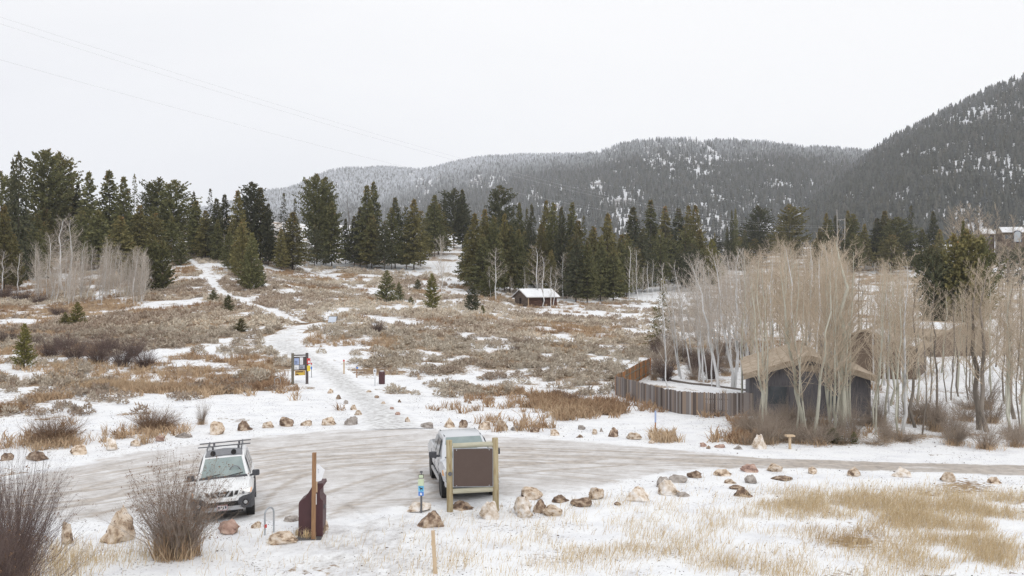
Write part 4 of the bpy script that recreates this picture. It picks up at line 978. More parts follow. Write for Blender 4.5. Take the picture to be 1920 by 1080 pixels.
shrub_kind('brush', 4, 'stem_brush', dict(n_st=110, h=1.9, spread=1.6, twigs=16, r0=.0095, jit=.26), (300, 1.2, .6, 'russet_grass'))
def shrub(px, py, wpx, hpx, kind, i, label, group=None, name='shrub', depth=None):
    x, y, z = spot(px, py) if depth is None else at_depth(px, depth)
    me, g, hd = SH[kind][i % len(SH[kind])]
    bw = {'willow': 4.2, 'meadow': 4.4, 'grey': 3.4, 'dark': 5.2, 'brush': 3.0}[kind]; bh = {'willow': 2.6, 'meadow': 2.0, 'grey': 2.75, 'dark': 3.6, 'brush': 1.9}[kind]
    t = empty(name, (x, y, z - .05), random.uniform(0, 6.28)); k = wpx / F * y / bw; t.scale = (k, k, hpx / F * y / bh)
    link('stems', me, None, t)
    if g: link('dry_grass', g, None, t)
    if hd: link('seed_head', hd, None, t)
    return tag(t, label, 'shrub', group)
shrub(332, 1044, 195, 190, 'grey', 0, 'grey bare shrub with brown seed heads in front of the white car')
shrub(18, 1115, 220, 290, 'dark', 0, 'large dark leafless shrub at the near corner of the lot')
shrub(-40, 1190, 330, 300, 'dark', 1, 'dense dark leafless shrub nearest the camera, partly out of frame')
shrub(100, 832, 175, 78, 'meadow', 0, 'wide grey-brown bush with dry grass at the lot edge, farthest from the trail')
shrub(290, 808, 165, 58, 'meadow', 1, 'low wide brown bush with dry grass, just above the row of boulders')
shrub(378, 796, 36, 62, 'brush', 0, 'narrow upright twiggy bush on the snow edge beside a low wide one')
shrub(708, 624, 40, 34, 'willow', 0, 'lone dark fan-shaped shrub in the sagebrush right of the wayside panel')
for k, (px, py, w, h) in enumerate([(95, 668, 75, 50), (140, 676, 85, 58), (185, 682, 90, 60), (230, 688, 85, 58), (272, 690, 75, 50), (120, 655, 70, 40), (200, 662, 80, 46), (250, 668, 70, 42)]):
    shrub(px, py, w, h, 'willow', k, f'purple-grey willow, {ORD[k]} of the dense thicket in the meadow', 'willows of the purple thicket')
for k, (px, py, w, h) in enumerate([(8, 560, 60, 36), (40, 566, 60, 32), (75, 570, 55, 26), (110, 590, 60, 22), (15, 640, 60, 28), (60, 648, 60, 26), (1045, 748, 50, 26), (1075, 756, 60, 26), (965, 660, 30, 16)]):
    lab = [f'dark purple willow, {ORD[k]} along the foot of the pale aspens', 'dark low willow at the meadow edge, upper of two', 'dark low willow at the meadow edge, lower of two', 'dark low shrub in russet grass by the fence, farther one', 'dark low shrub in russet grass by the fence, nearer one', 'small dark shrub alone in the wide sagebrush'][0 if k < 4 else k - 3]
    shrub(px, py, w, h, 'willow', k, lab, None)
rr = random.Random(9)
for k in range(66):
    px = rr.choice([rr.uniform(1395, 1660), rr.uniform(1640, 1940), rr.uniform(1395, 1920), rr.uniform(1405, 1500)]); d = rr.uniform(43.5, 50) if px < 1660 else rr.uniform(43, 56)
    shrub(px, 0, rr.uniform(50, 110), rr.choice([rr.uniform(22, 50), rr.uniform(30, 95)]), 'brush', k, 'tangled brown understorey bush beneath the roadside bare trees', 'understorey bushes of the roadside grove', depth=d)
for k in range(30):
    px = rr.uniform(1222, 1410); d = rr.uniform(72, 100)
    shrub(px, 0, rr.uniform(35, 65), rr.uniform(30, 62), rr.choice(['brush', 'willow']), k, 'dark understorey bush among the white trunks behind the fenced bed', 'understorey bushes behind the fenced bed', depth=d)
for k, (px, py, w, h) in enumerate([(1790, 835, 80, 70), (1850, 842, 95, 75), (1905, 838, 70, 70), (1420, 812, 60, 75)]):
    shrub(px, py, w, h, 'brush', k, ['round brown bush at the snowy bank below the leaning limb', 'thick brown bush at the foot of the two grey trunks', 'brown bush at the roadside by the last grey tree', 'russet bush between the fence end and the pale upright boulder'][k])

# ------------------------------------------------------------------ ground cover: sagebrush and grass (nobody could count it)
def dome(seed, n, rad=.5, h=.55, leaf=.12):
    r = np.random.default_rng(seed); a = r.uniform(0, 6.28, n); t = np.arccos(r.uniform(0, 1, n)); rr_ = r.uniform(.55, 1.05, n)
    d = np.stack([np.sin(t) * np.cos(a), np.sin(t) * np.sin(a), np.cos(t)], 1)
    P = d * rr_[:, None] * np.array([rad, rad, h]); P[:, 2] = np.maximum(P[:, 2], .03)
    o = d + r.normal(0, .5, (n, 3)); o[:, 2] += .4; o /= np.linalg.norm(o, axis=1, keepdims=True)
    s = np.cross(o, r.normal(0, 1, (n, 3))); s /= np.linalg.norm(s, axis=1, keepdims=True)
    l = leaf * r.uniform(.7, 1.4, n)[:, None]
    V = np.stack([P - s * l * .45, P + s * l * .45, P + o * l * 1.5], 1).reshape(-1, 3)
    return V, np.arange(3 * n).reshape(-1, 3), np.repeat(r.normal(0, .16, n), 3)
def scatter(name, protos, x, y, sc, szz, tint, mat, label, cat, zoff=0.0):
    n = len(x); z = land(x, y) + zoff; idx = rng.integers(0, len(protos), n); ang = rng.uniform(0, 6.28, n); V, Fc, T, off = [], [], [], 0
    for k, (pv, pf, pt) in enumerate(protos):
        q = np.where(idx == k)[0]
        if not len(q): continue
        c, s = (np.cos(ang[q]) * sc[q])[:, None], (np.sin(ang[q]) * sc[q])[:, None]
        vv = np.stack([pv[None, :, 0] * c - pv[None, :, 1] * s + x[q][:, None], pv[None, :, 0] * s + pv[None, :, 1] * c + y[q][:, None], pv[None, :, 2] * szz[q][:, None] + z[q][:, None]], -1)
        V.append(vv.reshape(-1, 3)); Fc.append((pf[None] + (np.arange(len(q)) * len(pv))[:, None, None]).reshape(-1, pf.shape[1]) + off); off += len(q) * len(pv)
        T.append(np.clip(tint[q][:, None] + pt[None], 0, 1).ravel())
    return tag(link(name, np_mesh(name, np.concatenate(V), np.concatenate(Fc), False, {'tint': ('POINT', np.concatenate(T))}), M[mat]), label, cat, kind='stuff')
def candidates(n, y0, y1, umin=-.62, umax=.62):
    y = np.sqrt(rng.uniform(y0 ** 2, y1 ** 2, n)); u = rng.uniform(umin, umax, n); return u * y, y
TRAIL_XY = [[(spot(a, b)[0], spot(a, b)[1], c) for a, b, c in t] for t in TRAILS]
def off_trail(x, y, pad=.1):
    ok = np.ones(x.shape, bool)
    for t in TRAIL_XY:
        d = dist_poly(x, y, [(a, b) for a, b, _ in t], closed=False); ok &= d > np.mean([c for _, _, c in t]) * .85 + pad
    return ok & (lot_in(x, y) < -.3)
# sagebrush of the meadow
N_ = 36000
x, y = candidates(N_, 52, 215); v_ = cover(x, y, land(x, y)); px, py = pix(x, y, land(x, y))
KX = spot(562, 722)
ok = (v_ + (fnoise(x, y, 1.5, 33, 2) - .5) * 1.5 > .47) & off_trail(x, y) & (np.hypot(x - KX[0], y - KX[1]) > 3.0) & ~((px > 520) & (px < 735) & (py > 690)) & (px < 1400) & ~((px > 1190) & (py > 690)) & (px > -80) & (px < 1330)
grassy = fnoise(x, y, 11, 51, 3) + np.where(px < 520, .03, -.02)
sg = ok & (grassy < .56)
near = y < 100
tn = np.clip(.36 + (fnoise(x, y, 14, 61, 3) - .5) * 1.3 + rng.normal(0, .12, N_), 0, 1)
P1 = [dome(i, 90) for i in range(4)]; P2 = [dome(20 + i, 42, leaf=.17) for i in range(4)]
for msk, pr, lab in ((sg & near, P1, 'grey sagebrush of the lower meadow with snow between'), (sg & ~near, P2, 'grey sagebrush of the upper meadow below the wood')):
    k = np.where(msk)[0]
    scatter('sagebrush', pr, x[k], y[k], rng.uniform(.55, 1.25, len(k)), rng.uniform(.5, 1.1, len(k)), tn[k], 'sage_leaves', lab, 'sagebrush')
# russet grass tufts
def tuft(seed, n, h, wid, rad=.35):
    v, f, t = blades(n, rad, h, seed, wid, .3); return v, f, t - .5
x, y = candidates(30000, 46, 200); x2, y2 = candidates(20000, 41, 66); x, y = np.concatenate([x, x2]), np.concatenate([y, y2]); z = land(x, y); v_ = cover(x, y, z); px, py = pix(x, y, z)
extra = np.zeros(x.shape)
for gx, gy, rx, ry, a in [(470, 715, 60, 14, 1), (330, 730, 160, 14, .9), (520, 720, 30, 10, .9), (1040, 755, 40, 14, 1), (1060, 785, 40, 14, .9), (1110, 765, 50, 8, .7), (950, 735, 60, 7, .8), (860, 720, 50, 7, .7), (1240, 825, 24, 7, 1.2), (1390, 800, 22, 22, 1), (1270, 697, 40, 10, .7), (570, 640, 40, 12, .8), (1180, 745, 20, 10, .6), (620, 640, 30, 10, .7), (100, 830, 120, 12, .8), (290, 812, 110, 8, .7), (1650, 815, 120, 14, .35), (1420, 825, 40, 10, .6), (650, 695, 40, 5, .6), (790, 712, 50, 6, .6), (60, 700, 120, 16, .6), (180, 690, 120, 10, .8), (250, 710, 100, 10, .7)]:
    extra += a * np.exp(-(((px - gx) / rx) ** 2 + ((py - gy) / ry) ** 2))
gr = fnoise(x, y, 11, 51, 3) + np.where(px < 520, .03, -.02)
ok = ((v_ * (gr > np.where(y < 66, .55, .51)) + extra + (fnoise(x, y, 2.2, 37, 2) - .5) * .6 + .45 * (rng.random(len(x)) < .07) * (y < 75)) > .62) & off_trail(x, y, 0) & (px > -60) & (px < 1960) & ~((px > 1240) & (px < 1400) & (py < 740) & (py > 705))
k = np.where(ok)[0]
scatter('meadow_grass', [tuft(i, 26, .62, .016) for i in range(5)], x[k], y[k], rng.uniform(.8, 1.7, len(k)), rng.uniform(.6, 1.25, len(k)), np.clip(.5 + (fnoise(x[k], y[k], 8, 71, 2) - .5) * 1.2, 0, 1), 'russet_grass', 'russet dry grass tufts across the meadow and banks', 'grass')
# straw-coloured grass of the near field
x, y = candidates(420000, 22, 37.5, -.6, .6); z = land(x, y); px, py = pix(x, y, z)
den = np.zeros(x.shape)
for gx, gy, rx, ry, a in [(1520, 942, 120, 14, .75), (1680, 965, 150, 26, .9), (1850, 985, 150, 40, .95), (1780, 1035, 130, 40, .7), (1570, 1012, 55, 14, .9), (1345, 1000, 30, 8, .6), (1115, 1008, 22, 7, .7), (1085, 1040, 45, 14, .35), (1460, 1070, 60, 18, .7), (1360, 1065, 40, 15, .35), (1880, 940, 60, 8, .4), (1420, 990, 60, 20, .3), (1640, 1075, 60, 14, .4),
        (1200, 1030, 90, 20, .2), (1350, 1050, 150, 25, .22), (1000, 1060, 100, 20, .15), (1150, 985, 70, 8, .22), (820, 1060, 60, 20, .14), (980, 1000, 40, 10, .18), (570, 1008, 30, 6, .35), (120, 1060, 60, 30, .5), (320, 1045, 90, 16, .35), (40, 1060, 60, 40, .4), (200, 1050, 60, 14, .2), (1405, 934, 16, 5, .8), (1720, 925, 180, 8, .25), (1500, 955, 90, 22, .4), (1850, 1050, 110, 34, .55), (1460, 1000, 400, 60, .1), (900, 1040, 800, 60, .09), (1500, 950, 500, 30, .08)]:
    den += a * np.exp(-(((px - gx) / rx) ** 2 + ((py - gy) / ry) ** 2))
clump = fnoise(x, y, 1.1, 91, 3) ** 1.5
acc = rng.random(x.shape) < np.clip(den * np.clip((clump - .18) * 2.8, 0, 1), 0, 1) * .8
acc &= (lot_in(x, y) < -.6) & (px > -60) & (px < 1990)
k = np.where(acc)[0]
P = np.stack([x[k], y[k], z[k] - .02], 1); hh = rng.uniform(.16, .52, len(k)) * (.7 + .5 * clump[k])
gv, gf, gt = blade_arrays(P, hh, rng, .0055, .3, (.18, .0))
gt = np.clip(gt - np.repeat(.5 * np.exp(-(((px[k] - 1575) / 70) ** 2 + ((py[k] - 1010) / 22) ** 2)) + .4 * np.exp(-(((px[k] - 1115) / 30) ** 2 + ((py[k] - 1005) / 14) ** 2)), 5), 0, 1)
tag(link('straw_grass', np_mesh('straw_grass', gv, gf, False, {'tint': ('POINT', gt)}), M['straw']), 'straw coloured dry grass standing through the near snow', 'grass', kind='stuff')
# crumbs of earth and small stones on the near snow
x, y = candidates(17000, 22.5, 62); px, py = pix(x, y, land(x, y)); cl_ = fnoise(x, y, 2.5, 95, 3)
k = np.where((cl_ > .49) & (px > -40) & (px < 1960) & (lot_in(x, y) < .4))[0]
def crumb(seed):
    r = np.random.default_rng(seed); v = np.array([(1, 0, 0), (-1, 0, 0), (0, 1, 0), (0, -1, 0), (0, 0, 1), (0, 0, -.6)], float) * r.uniform(.5, 1.2, (6, 1)); f = np.array([(0, 2, 4), (2, 1, 4), (1, 3, 4), (3, 0, 4), (2, 0, 5), (1, 2, 5), (3, 1, 5), (0, 3, 5)]); return v, f, np.zeros(6)
sz = rng.uniform(.008, .03, len(k)) * np.where(rng.random(len(k)) < .06, 2.0, 1)
scatter('rubble', [crumb(i) for i in range(6)], x[k], y[k], sz, sz * .6, np.zeros(len(k)), 'pebble', 'scattered dark crumbs of earth and pebbles on the snow', 'rubble', .005)
# ------------------------------------------------------------------ boulders
def rock_mesh(seed, peak=0.0, flat=0.0):
    r = np.random.default_rng(seed)
    bm = bmesh.new(); bmesh.ops.create_icosphere(bm, subdivisions=4, radius=.5)
    V = np.array([v.co[:] for v in bm.verts])
    d = V / np.linalg.norm(V, axis=1, keepdims=True)
    k = np.ones(len(V)) * 1.3
    for _ in range(15):      # chop with random planes: facets with rounded edges
        n = r.normal(0, 1, 3); n[2] = n[2] * .8 + .1; n /= np.linalg.norm(n); q = r.uniform(.72, 1.0)
        c = d @ n; k = np.minimum(k, np.where(c > .05, q / np.maximum(c, .05), 9))
    nz = sum(a * np.sin(d @ r.normal(0, f, 3) + r.uniform(0, 6)) for f, a in ((5, .035), (9, .025), (16, .018), (28, .012)) for _ in range(3))
    k = k * (1 + nz)
    V = d * k[:, None] * .5
    V[:, 2] *= np.where(V[:, 2] < 0, .55, 1)
    if peak: V[:, 0] *= 1 - peak * np.clip(V[:, 2] / .5, 0, 1); V[:, 1] *= 1 - peak * .7 * np.clip(V[:, 2] / .5, 0, 1)
    lo, hi = V.min(0), V.max(0)
    V = (V - [(lo[0] + hi[0]) / 2, (lo[1] + hi[1]) / 2, 0]) / (hi - lo) ; V[:, 2] -= V[:, 2].min(); V[:, 2] -= .14; V[:, 2] /= .86
    for v, c in zip(bm.verts, V): v.co = c
    me = bpy.data.meshes.new('boulder'); bm.to_mesh(me); bm.free()
    me.polygons.foreach_set('use_smooth', np.ones(len(me.polygons), bool)); me.set_sharp_from_angle(angle=R(38))
    return me
ROCK = [rock_mesh(s, (0, .25, .45, 0, .15, .6)[s % 6]) for s in range(12)]
ROCKM = {}
def boulder(px, py, w, h, tone, label, group, k=None):
    x, y, z = spot(px, py)
    k = random.randrange(12) if k is None else k
    key = (k, tone)
    if key not in ROCKM:
        me = ROCK[k].copy(); me.materials.append(M['rock_' + tone]); ROCKM[key] = me
    o = bpy.data.objects.new('boulder', ROCKM[key]); COL.objects.link(o)
    ww = w / F * y; hh = h / F * y
    o.location = (x, y + ww * .3, z - .13 * hh); o.scale = (ww, ww * random.uniform(.65, .95), hh * 1.14); o.rotation_euler = (0, 0, random.choice([0, math.pi]) + random.uniform(-.6, .6))
    return tag(o, label, 'boulder', group)
W_ = {'tan': 'tan', 'brown': 'dark brown', 'pale': 'pale cream', 'grey': 'grey', 'pink': 'pinkish'}
def shape_word(w, h): return 'flat' if h < .4 * w else ('upright' if h > .85 * w else 'rounded')
ROWS = [
 ('along the far lot edge, before the trail', 'boulders along the far edge of the lot', [(9, 864, 24, 14, 'brown'), (62, 864, 44, 17, 'brown'), (143, 853, 33, 17, 'tan'), (205, 845, 33, 22, 'pale'), (253, 837, 22, 12, 'tan'), (297, 828, 22, 11, 'pink'), (343, 821, 36, 9, 'grey'), (404, 815, 34, 23, 'tan'), (457, 808, 28, 20, 'brown'), (501, 803, 24, 12, 'tan'), (536, 800, 27, 17, 'brown'), (572, 799, 23, 10, 'tan'), (615, 798, 28, 15, 'tan'), (656, 798, 27, 16, 'grey')]),
 ('on the kiosk side of the trail', 'small boulders beside the trail mouth', [(619, 738, 12, 9, 'tan'), (634, 749, 11, 9, 'brown'), (649, 758, 10, 8, 'grey'), (662, 770, 12, 11, 'tan'), (671, 780, 14, 11, 'tan')]),
 ('on the bin side of the trail', 'small boulders beside the trail mouth', [(690, 737, 13, 6, 'tan'), (706, 748, 10, 6, 'brown'), (718, 759, 9, 6, 'tan'), (735, 769, 9, 6, 'pink'), (746, 780, 11, 7, 'pink'), (764, 793, 11, 11, 'tan'), (749, 755, 7, 6, 'brown'), (881, 757, 8, 6, 'brown')]),
 ('along the far lot edge, past the trail', 'boulders along the far edge of the lot', [(800, 804, 28, 12, 'grey'), (841, 802, 24, 18, 'tan'), (869, 802, 18, 15, 'brown'), (907, 806, 26, 15, 'tan'), (942, 808, 24, 20, 'tan'), (967, 808, 20, 9, 'grey'), (1002, 811, 18, 9, 'brown'), (1041, 817, 18, 12, 'tan'), (1087, 821, 16, 6, 'brown'), (1091, 806, 16, 8, 'grey'), (1116, 815, 11, 10, 'tan'), (1128, 810, 8, 8, 'grey'), (1151, 820, 20, 18, 'brown'), (1190, 825, 30, 13, 'tan'), (1222, 832, 12, 6, 'tan')]),
 ('on the snow before the bare grove', 'boulders on the snow before the grove', [(1320, 838, 14, 8, 'pink'), (1329, 842, 9, 6, 'brown'), (1350, 840, 22, 6, 'pink'), (1385, 843, 18, 7, 'grey'), (1425, 843, 27, 27, 'pale')]),
 ('in the heap right of the brown panel', 'boulders heaped beyond the brown panel', [(997, 937, 46, 20, 'tan'), (980, 966, 42, 34, 'pale'), (1012, 963, 30, 26, 'brown'), (985, 972, 32, 23, 'pale'), (1036, 969, 38, 19, 'tan'), (1052, 943, 36, 15, 'brown')]),
 ('along the curving near lot edge', 'boulders along the near edge of the lot', [(1090, 951, 42, 16, 'brown'), (1118, 937, 36, 22, 'tan'), (1158, 948, 14, 6, 'brown'), (1200, 941, 44, 25, 'pale'), (1241, 913, 28, 19, 'grey'), (1257, 929, 44, 30, 'pale'), (1272, 905, 38, 14, 'grey'), (1304, 897, 29, 13, 'brown'), (1283, 932, 26, 8, 'grey'), (1360, 893, 38, 12, 'tan'), (1371, 908, 24, 9, 'tan'), (1407, 886, 34, 14, 'pink'), (1413, 907, 28, 14, 'grey'), (1397, 932, 38, 17, 'brown'), (1383, 919, 30, 7, 'brown')]),
 ('in the spaced line along the road', 'boulders spaced along the road', [(1455, 885, 28, 14, 'tan'), (1470, 902, 42, 7, 'brown'), (1526, 889, 20, 12, 'tan'), (1606, 893, 31, 18, 'tan'), (1694, 895, 35, 18, 'pale'), (1781, 904, 29, 17, 'tan'), (1870, 908, 26, 13, 'tan')]),
]
for where, grp, rows in ROWS:
    for k, (px, py, w, h, tone) in enumerate(sorted(rows)):
        boulder(px, py, w, h, tone, f'{W_[tone]} {shape_word(w, h)} boulder, {ORD[k]} from left {where}', grp)
for px, py, w, h, tone, lab, k in [(213, 1018, 62, 64, 'tan', 'largest tall tan boulder standing at the near lot edge by the grey shrub', 2), (121, 1021, 34, 40, 'tan', 'tan upright boulder half behind the big dark shrub', 1), (425, 1002, 46, 25, 'pink', 'pinkish blocky boulder in front of the white car', 0), (478, 991, 20, 11, 'tan', 'small tan boulder beside the pinkish one near the car', 3),
        (527, 1022, 56, 20, 'tan', 'long low tan boulder in front of the metal hoop', 4), (542, 979, 34, 10, 'grey', 'flat grey boulder left of the brown bin', 3), (608, 996, 15, 22, 'tan', 'small tan boulder tucked against the back of the brown bin', 1),
        (784, 961, 52, 17, 'pale', 'low pale boulder behind the dog waste post', 4), (805, 990, 50, 30, 'brown', 'rough brown boulder in front of the dog waste post', 7), (866, 957, 44, 16, 'brown', 'brown wedge boulder between the legs of the panel frame', 5), (917, 975, 38, 32, 'pale', 'pale cream boulder by the panel frame post', 1)]:
    boulder(px, py, w, h, tone, lab, None, k)

# ------------------------------------------------------------------ signs, posts and bins
def rot_to(o, target=None, rz=0.0): o.rotation_euler = (0, 0, rz); return o
x, y, z = spot(887, 959)          # brown panel on two wooden posts
s = y / F
fr = tag(empty('panel_frame', (x, y, z), R(4)), 'blank brown panel hung between two tall wooden posts before the pickup', 'sign board')
for sx, top in ((-.5, 0), (.5, .06)):
    MB().cyl((sx * 86 * s, 0, -.3), (sx * 86 * s - .03, 0, 134 * s + top), .105, .1, 18).build('post', M['post_wood'], fr, 50, .006)
MB().cyl((-38 * s, .02, 123 * s), (38 * s, .02, 126 * s), .085, n=14).build('rail', M['pole_rail_wood'], fr, 50)
MB().cyl((-38 * s, .02, 38 * s), (38 * s, .02, 41 * s), .085, n=14).build('rail', M['pole_rail_wood'], fr, 50)
pb = MB().box((0, -.08, 83 * s), (73 * s, .03, 70 * s), bev=.004).build('panel', M['sign_brown'], fr)
MB().box((0, -.055, 83 * s), (76 * s, .02, 73 * s)).build('panel_edge', M['steel'], pb)
for bx in (-31, 30):
    for bz in (50, 116.5): MB().cyl((bx * s, -.1, bz * s), (bx * s, -.115, bz * s), .016, n=8).build('bolt', M['chrome'], pb)
MB().cyl((-43 * s, -.1, 72 * s), (-43 * s, -.14, 72 * s), .07, .06, 16).build('round_cap', M['dark_steel'], fr, 40)

x, y, z = spot(790, 962); s = y / F   # dog waste station
dg = tag(empty('waste_station', (x, y, z), R(-6)), 'slim post with blue dog signs and pale bag dispenser', 'dog waste post')
MB().box((0, 0, 20 * s), (.055, .055, 44 * s)).build('post', M['dark_steel'], dg)
MB().box((0, -.05, 58 * s), (10.5 * s, .09, 12 * s), bev=.006).build('bag_dispenser', M['sign_pale_green'], dg)
MB().box((0, -.03, 69 * s), (9.5 * s, .015, 7 * s)).build('notice_frame', M['black'], dg)
MB().box((0, -.045, 69 * s), (8 * s, .012, 5.6 * s)).build('notice', M['sign_pale_green'], dg)
MB().box((0, 0, 75.5 * s), (.03, .03, .11)).box((0, -.01, 77 * s), (.09, .05, .05)).build('post_cap', M['dark_steel'], dg)
b1 = MB().box((0, -.045, 46 * s), (10.5 * s, .012, 10.5 * s)).build('sign_plate', M['sign_cyan'], dg)
dogm = [(-.36, .3), (-.2, .38), (-.12, .22), (.24, .14), (.34, .3), (.38, .26), (.32, .06), (.3, -.36), (.2, -.36), (.18, -.1), (-.06, -.08), (-.08, -.36), (-.18, -.36), (-.18, .04), (-.3, .16)]
MB().prism([(a * 9 * s, -.054, 46 * s + b * 9 * s) for a, b in dogm], (0, -.004, 0)).build('dog_emblem', M['black'], b1)
for q in range(5): MB().box(((-3.2 + 1.6 * q) * s, -.054, 52.6 * s), (1.1 * s, .006, .9 * s)).build('caption', M['black'], b1) if q != 3 else None
b2 = MB().box((0, -.045, 36.5 * s), (10 * s, .012, 7.5 * s)).build('sign_plate', M['sign_blue'], dg)
MB().prism([(a * 7 * s, -.054, 36.5 * s + b * 7 * s) for a, b in [(-.34, -.1), (-.1, -.4), (.26, -.34), (.34, .1), (.14, .12), (.18, .36), (.02, .2), (-.12, .4), (-.2, .16)]], (0, -.004, 0)).build('hand_emblem', M['paper'], b2)

x, y, z = spot(588, 1011); s = y / F  # wooden post with notices, seen edge-on
po = tag(empty('notice_post', (x, y, z), 0), 'tall square wooden post with white notices on its far side', 'post')
MB().box((.5 * s, 0, 79 * s), (6.8 * s, .12, 166 * s), Matrix.Rotation(R(.6), 4, 'Y'), .008).build('post', M['cedar_post'], po)
w1 = MB().prism([(3.6 * s, .03, 106 * s), (3.6 * s, .03, 140 * s), (9 * s, .12, 138 * s), (13 * s, .2, 132 * s), (17.5 * s, .3, 126 * s), (12 * s, .2, 107 * s)], (-.01, .012, 0)).build('notice', M['paper'], po)
for q in (0, 1, 2): MB().box((7.8 * s, .082, (123 + 3.3 * q) * s), (1.6 * s, .006, 1.1 * s)).build('mark', M['paper_grey'], w1)
MB().box((4.6 * s, .05, 97 * s), (3.2 * s, .05, 20 * s)).build('plate_edge', M['pale_post'], po)
MB().box((4.1 * s, .05, 74 * s), (1.6 * s, .03, 20 * s)).build('plate_edge', M['paper'], po)

x, y, z = spot(583, 1003); s = y / F   # bear-proof bin
bb = tag(empty('trash_bin', (x, y + .15, z), R(3)), 'dark brown bear-proof metal bin with sloping top and hooded lip', 'trash bin')
prof = [(-22, 0), (-21.5, 60), (-20, 65), (-9, 72), (3, 92), (10, 98), (23.5, 99), (24.5, 93), (17.5, 86), (17.5, 72), (23.5, 66), (23, 0)]
MB().prism([(a * s, -.33, b * s) for a, b in prof], (0, .7, 0)).build('body', M['bin_brown'], bb, bev=.008)
MB().box((24.2 * s, -.05, 52 * s), (.03, .2, 6 * s)).build('latch', M['dark_steel'], bb)
MB().box((0, -.32, -1.5 * s), (47 * s, .8, 3 * s)).build('base', M['dark_steel'], bb)
for k, (px, py) in enumerate([(560, 1003), (574, 1008), (604, 1001)]):
    gx, gy, gz = spot(px, py); gv, gf, gt = blades(70, .2, .35, 60 + k, .006); o = link('grass_tuft', np_mesh('grass_tuft', gv, gf, False, {'tint': ('POINT', gt)}), M['straw'])
    o.location = (gx, gy, gz); tag(o, ['dry grass tuft at the bin corner nearest the hoop', 'dry grass tuft at the foot of the notice post', 'dry grass tuft at the lot side of the bin'][k], 'grass tuft', 'grass tufts around the bin')

x, y, z = spot(814, 1075); s = y / F
st = MB().box((0, 0, 37 * s), (6.6 * s, .09, 86 * s), Matrix.Rotation(R(-3), 4, 'Y'), .006).build('stake', M['pale_post']); st.location = (x, y, z)
tag(st, 'short pale wooden stake leaning in the nearest snow', 'stake')

def hoop(px, py, wpx, hpx, label, rz, r0=.022, mat='steel'):
    x, y, z = spot(px, py); s = y / F; w, h = wpx * s / 2, hpx * s
    t = tag(empty('bike_rack', (x, y, z), rz), label, 'bike rack')
    pts = [(-w, 0, -.1), (-w, 0, h - w)] + [(-w * math.cos(a), 0, h - w + w * math.sin(a)) for a in np.linspace(.2, math.pi - .2, 9)] + [(w, 0, h - w), (w, 0, -.1)]
    v, q = tubes(pts[:-1], pts[1:], [r0] * (len(pts) - 1), [r0] * (len(pts) - 1), 8)
    link('hoop', np_mesh('hoop', v, q, True), M[mat], t); return t, s
t, s = hoop(505, 1001, 24, 49, 'grey metal hoop with small red sticker near the brown bin', R(62), .025)
MB().box((-12 * s, -.035, 17 * s), (.09, .01, .1)).build('sticker', M['red'], t)
hoop(520, 725, 11, 17, 'small pale metal hoop in the dry grass beside the kiosk', R(10), .022)

# trail kiosk
x, y, z = spot(562, 720); s = y / F
kq = tag(empty('trail_kiosk', (x, y, z), R(22)), 'dark timber trail kiosk with posters, red and yellow signs', 'kiosk')
for sx, mt in ((-13, 'grey_post'), (13.5, 'kiosk_wood')): MB().box((sx * s, 0, 27 * s), (4.6 * s, .18, 62 * s), bev=.01).build('post', M[mt], kq)
MB().box((0, 0, 54 * s), (24 * s, .1, 2.2 * s)).build('rail', M['kiosk_wood'], kq)
bd = MB().box((0, .02, 38 * s), (23 * s, .06, 26 * s)).build('board', M['kiosk_wood'], kq)
for a, b, w, h, mt in ((-6, 42.5, 9, 12, 'paper_blue'), (3, 43, 6, 13.5, 'paper'), (-6, 31.5, 8.5, 8, 'paper'), (4.2, 31.8, 10, 7, 'paper_grey')):
    o = MB().box((a * s, -.02, b * s), (w * s, .012, h * s)).build('poster', M[mt], bd)
    for q in range(3): MB().box(((a - w * .1) * s, -.029, (b - h * .3 + q * h * .16) * s), (w * .55 * s, .004, h * .06 * s)).build('print_line', M['paper_grey' if mt == 'paper' else 'dark_navy'], o)
yb = MB().box((.5 * s, -.03, 20.5 * s), (19 * s, .05, 8.6 * s), Matrix.Rotation(R(-1), 4, 'Y')).build('name_board', M['gold_board'], kq)
for q, (a, b, w) in enumerate(((-1, 23, 13), (1.5, 20.4, 12), (-5, 18.2, 4), (3.4, 18.2, 9))): MB().box((a * s, -.06, b * s), (w * s, .01, 1.3 * s)).build('lettering', M['black' if q in (0, 2) else 'yellow'], yb)
MB().box((0, -.032, 25.4 * s), (20 * s, .06, .9 * s)).build('board_trim', M['pale_post'], kq)
rd_ = MB().box((16.2 * s, -.1, 42.5 * s), (6.2 * s, .02, 11 * s)).build('sign_plate', M['red'], kq)
MB().ball((16.6 * s, -.115, 41 * s), 2.1 * s, (.9, .1, 1.2)).build('emblem', M['paper'], rd_)
MB().box((16.2 * s, -.1, 29 * s), (6 * s, .02, 10.5 * s)).build('sign_plate', M['yellow'], kq)

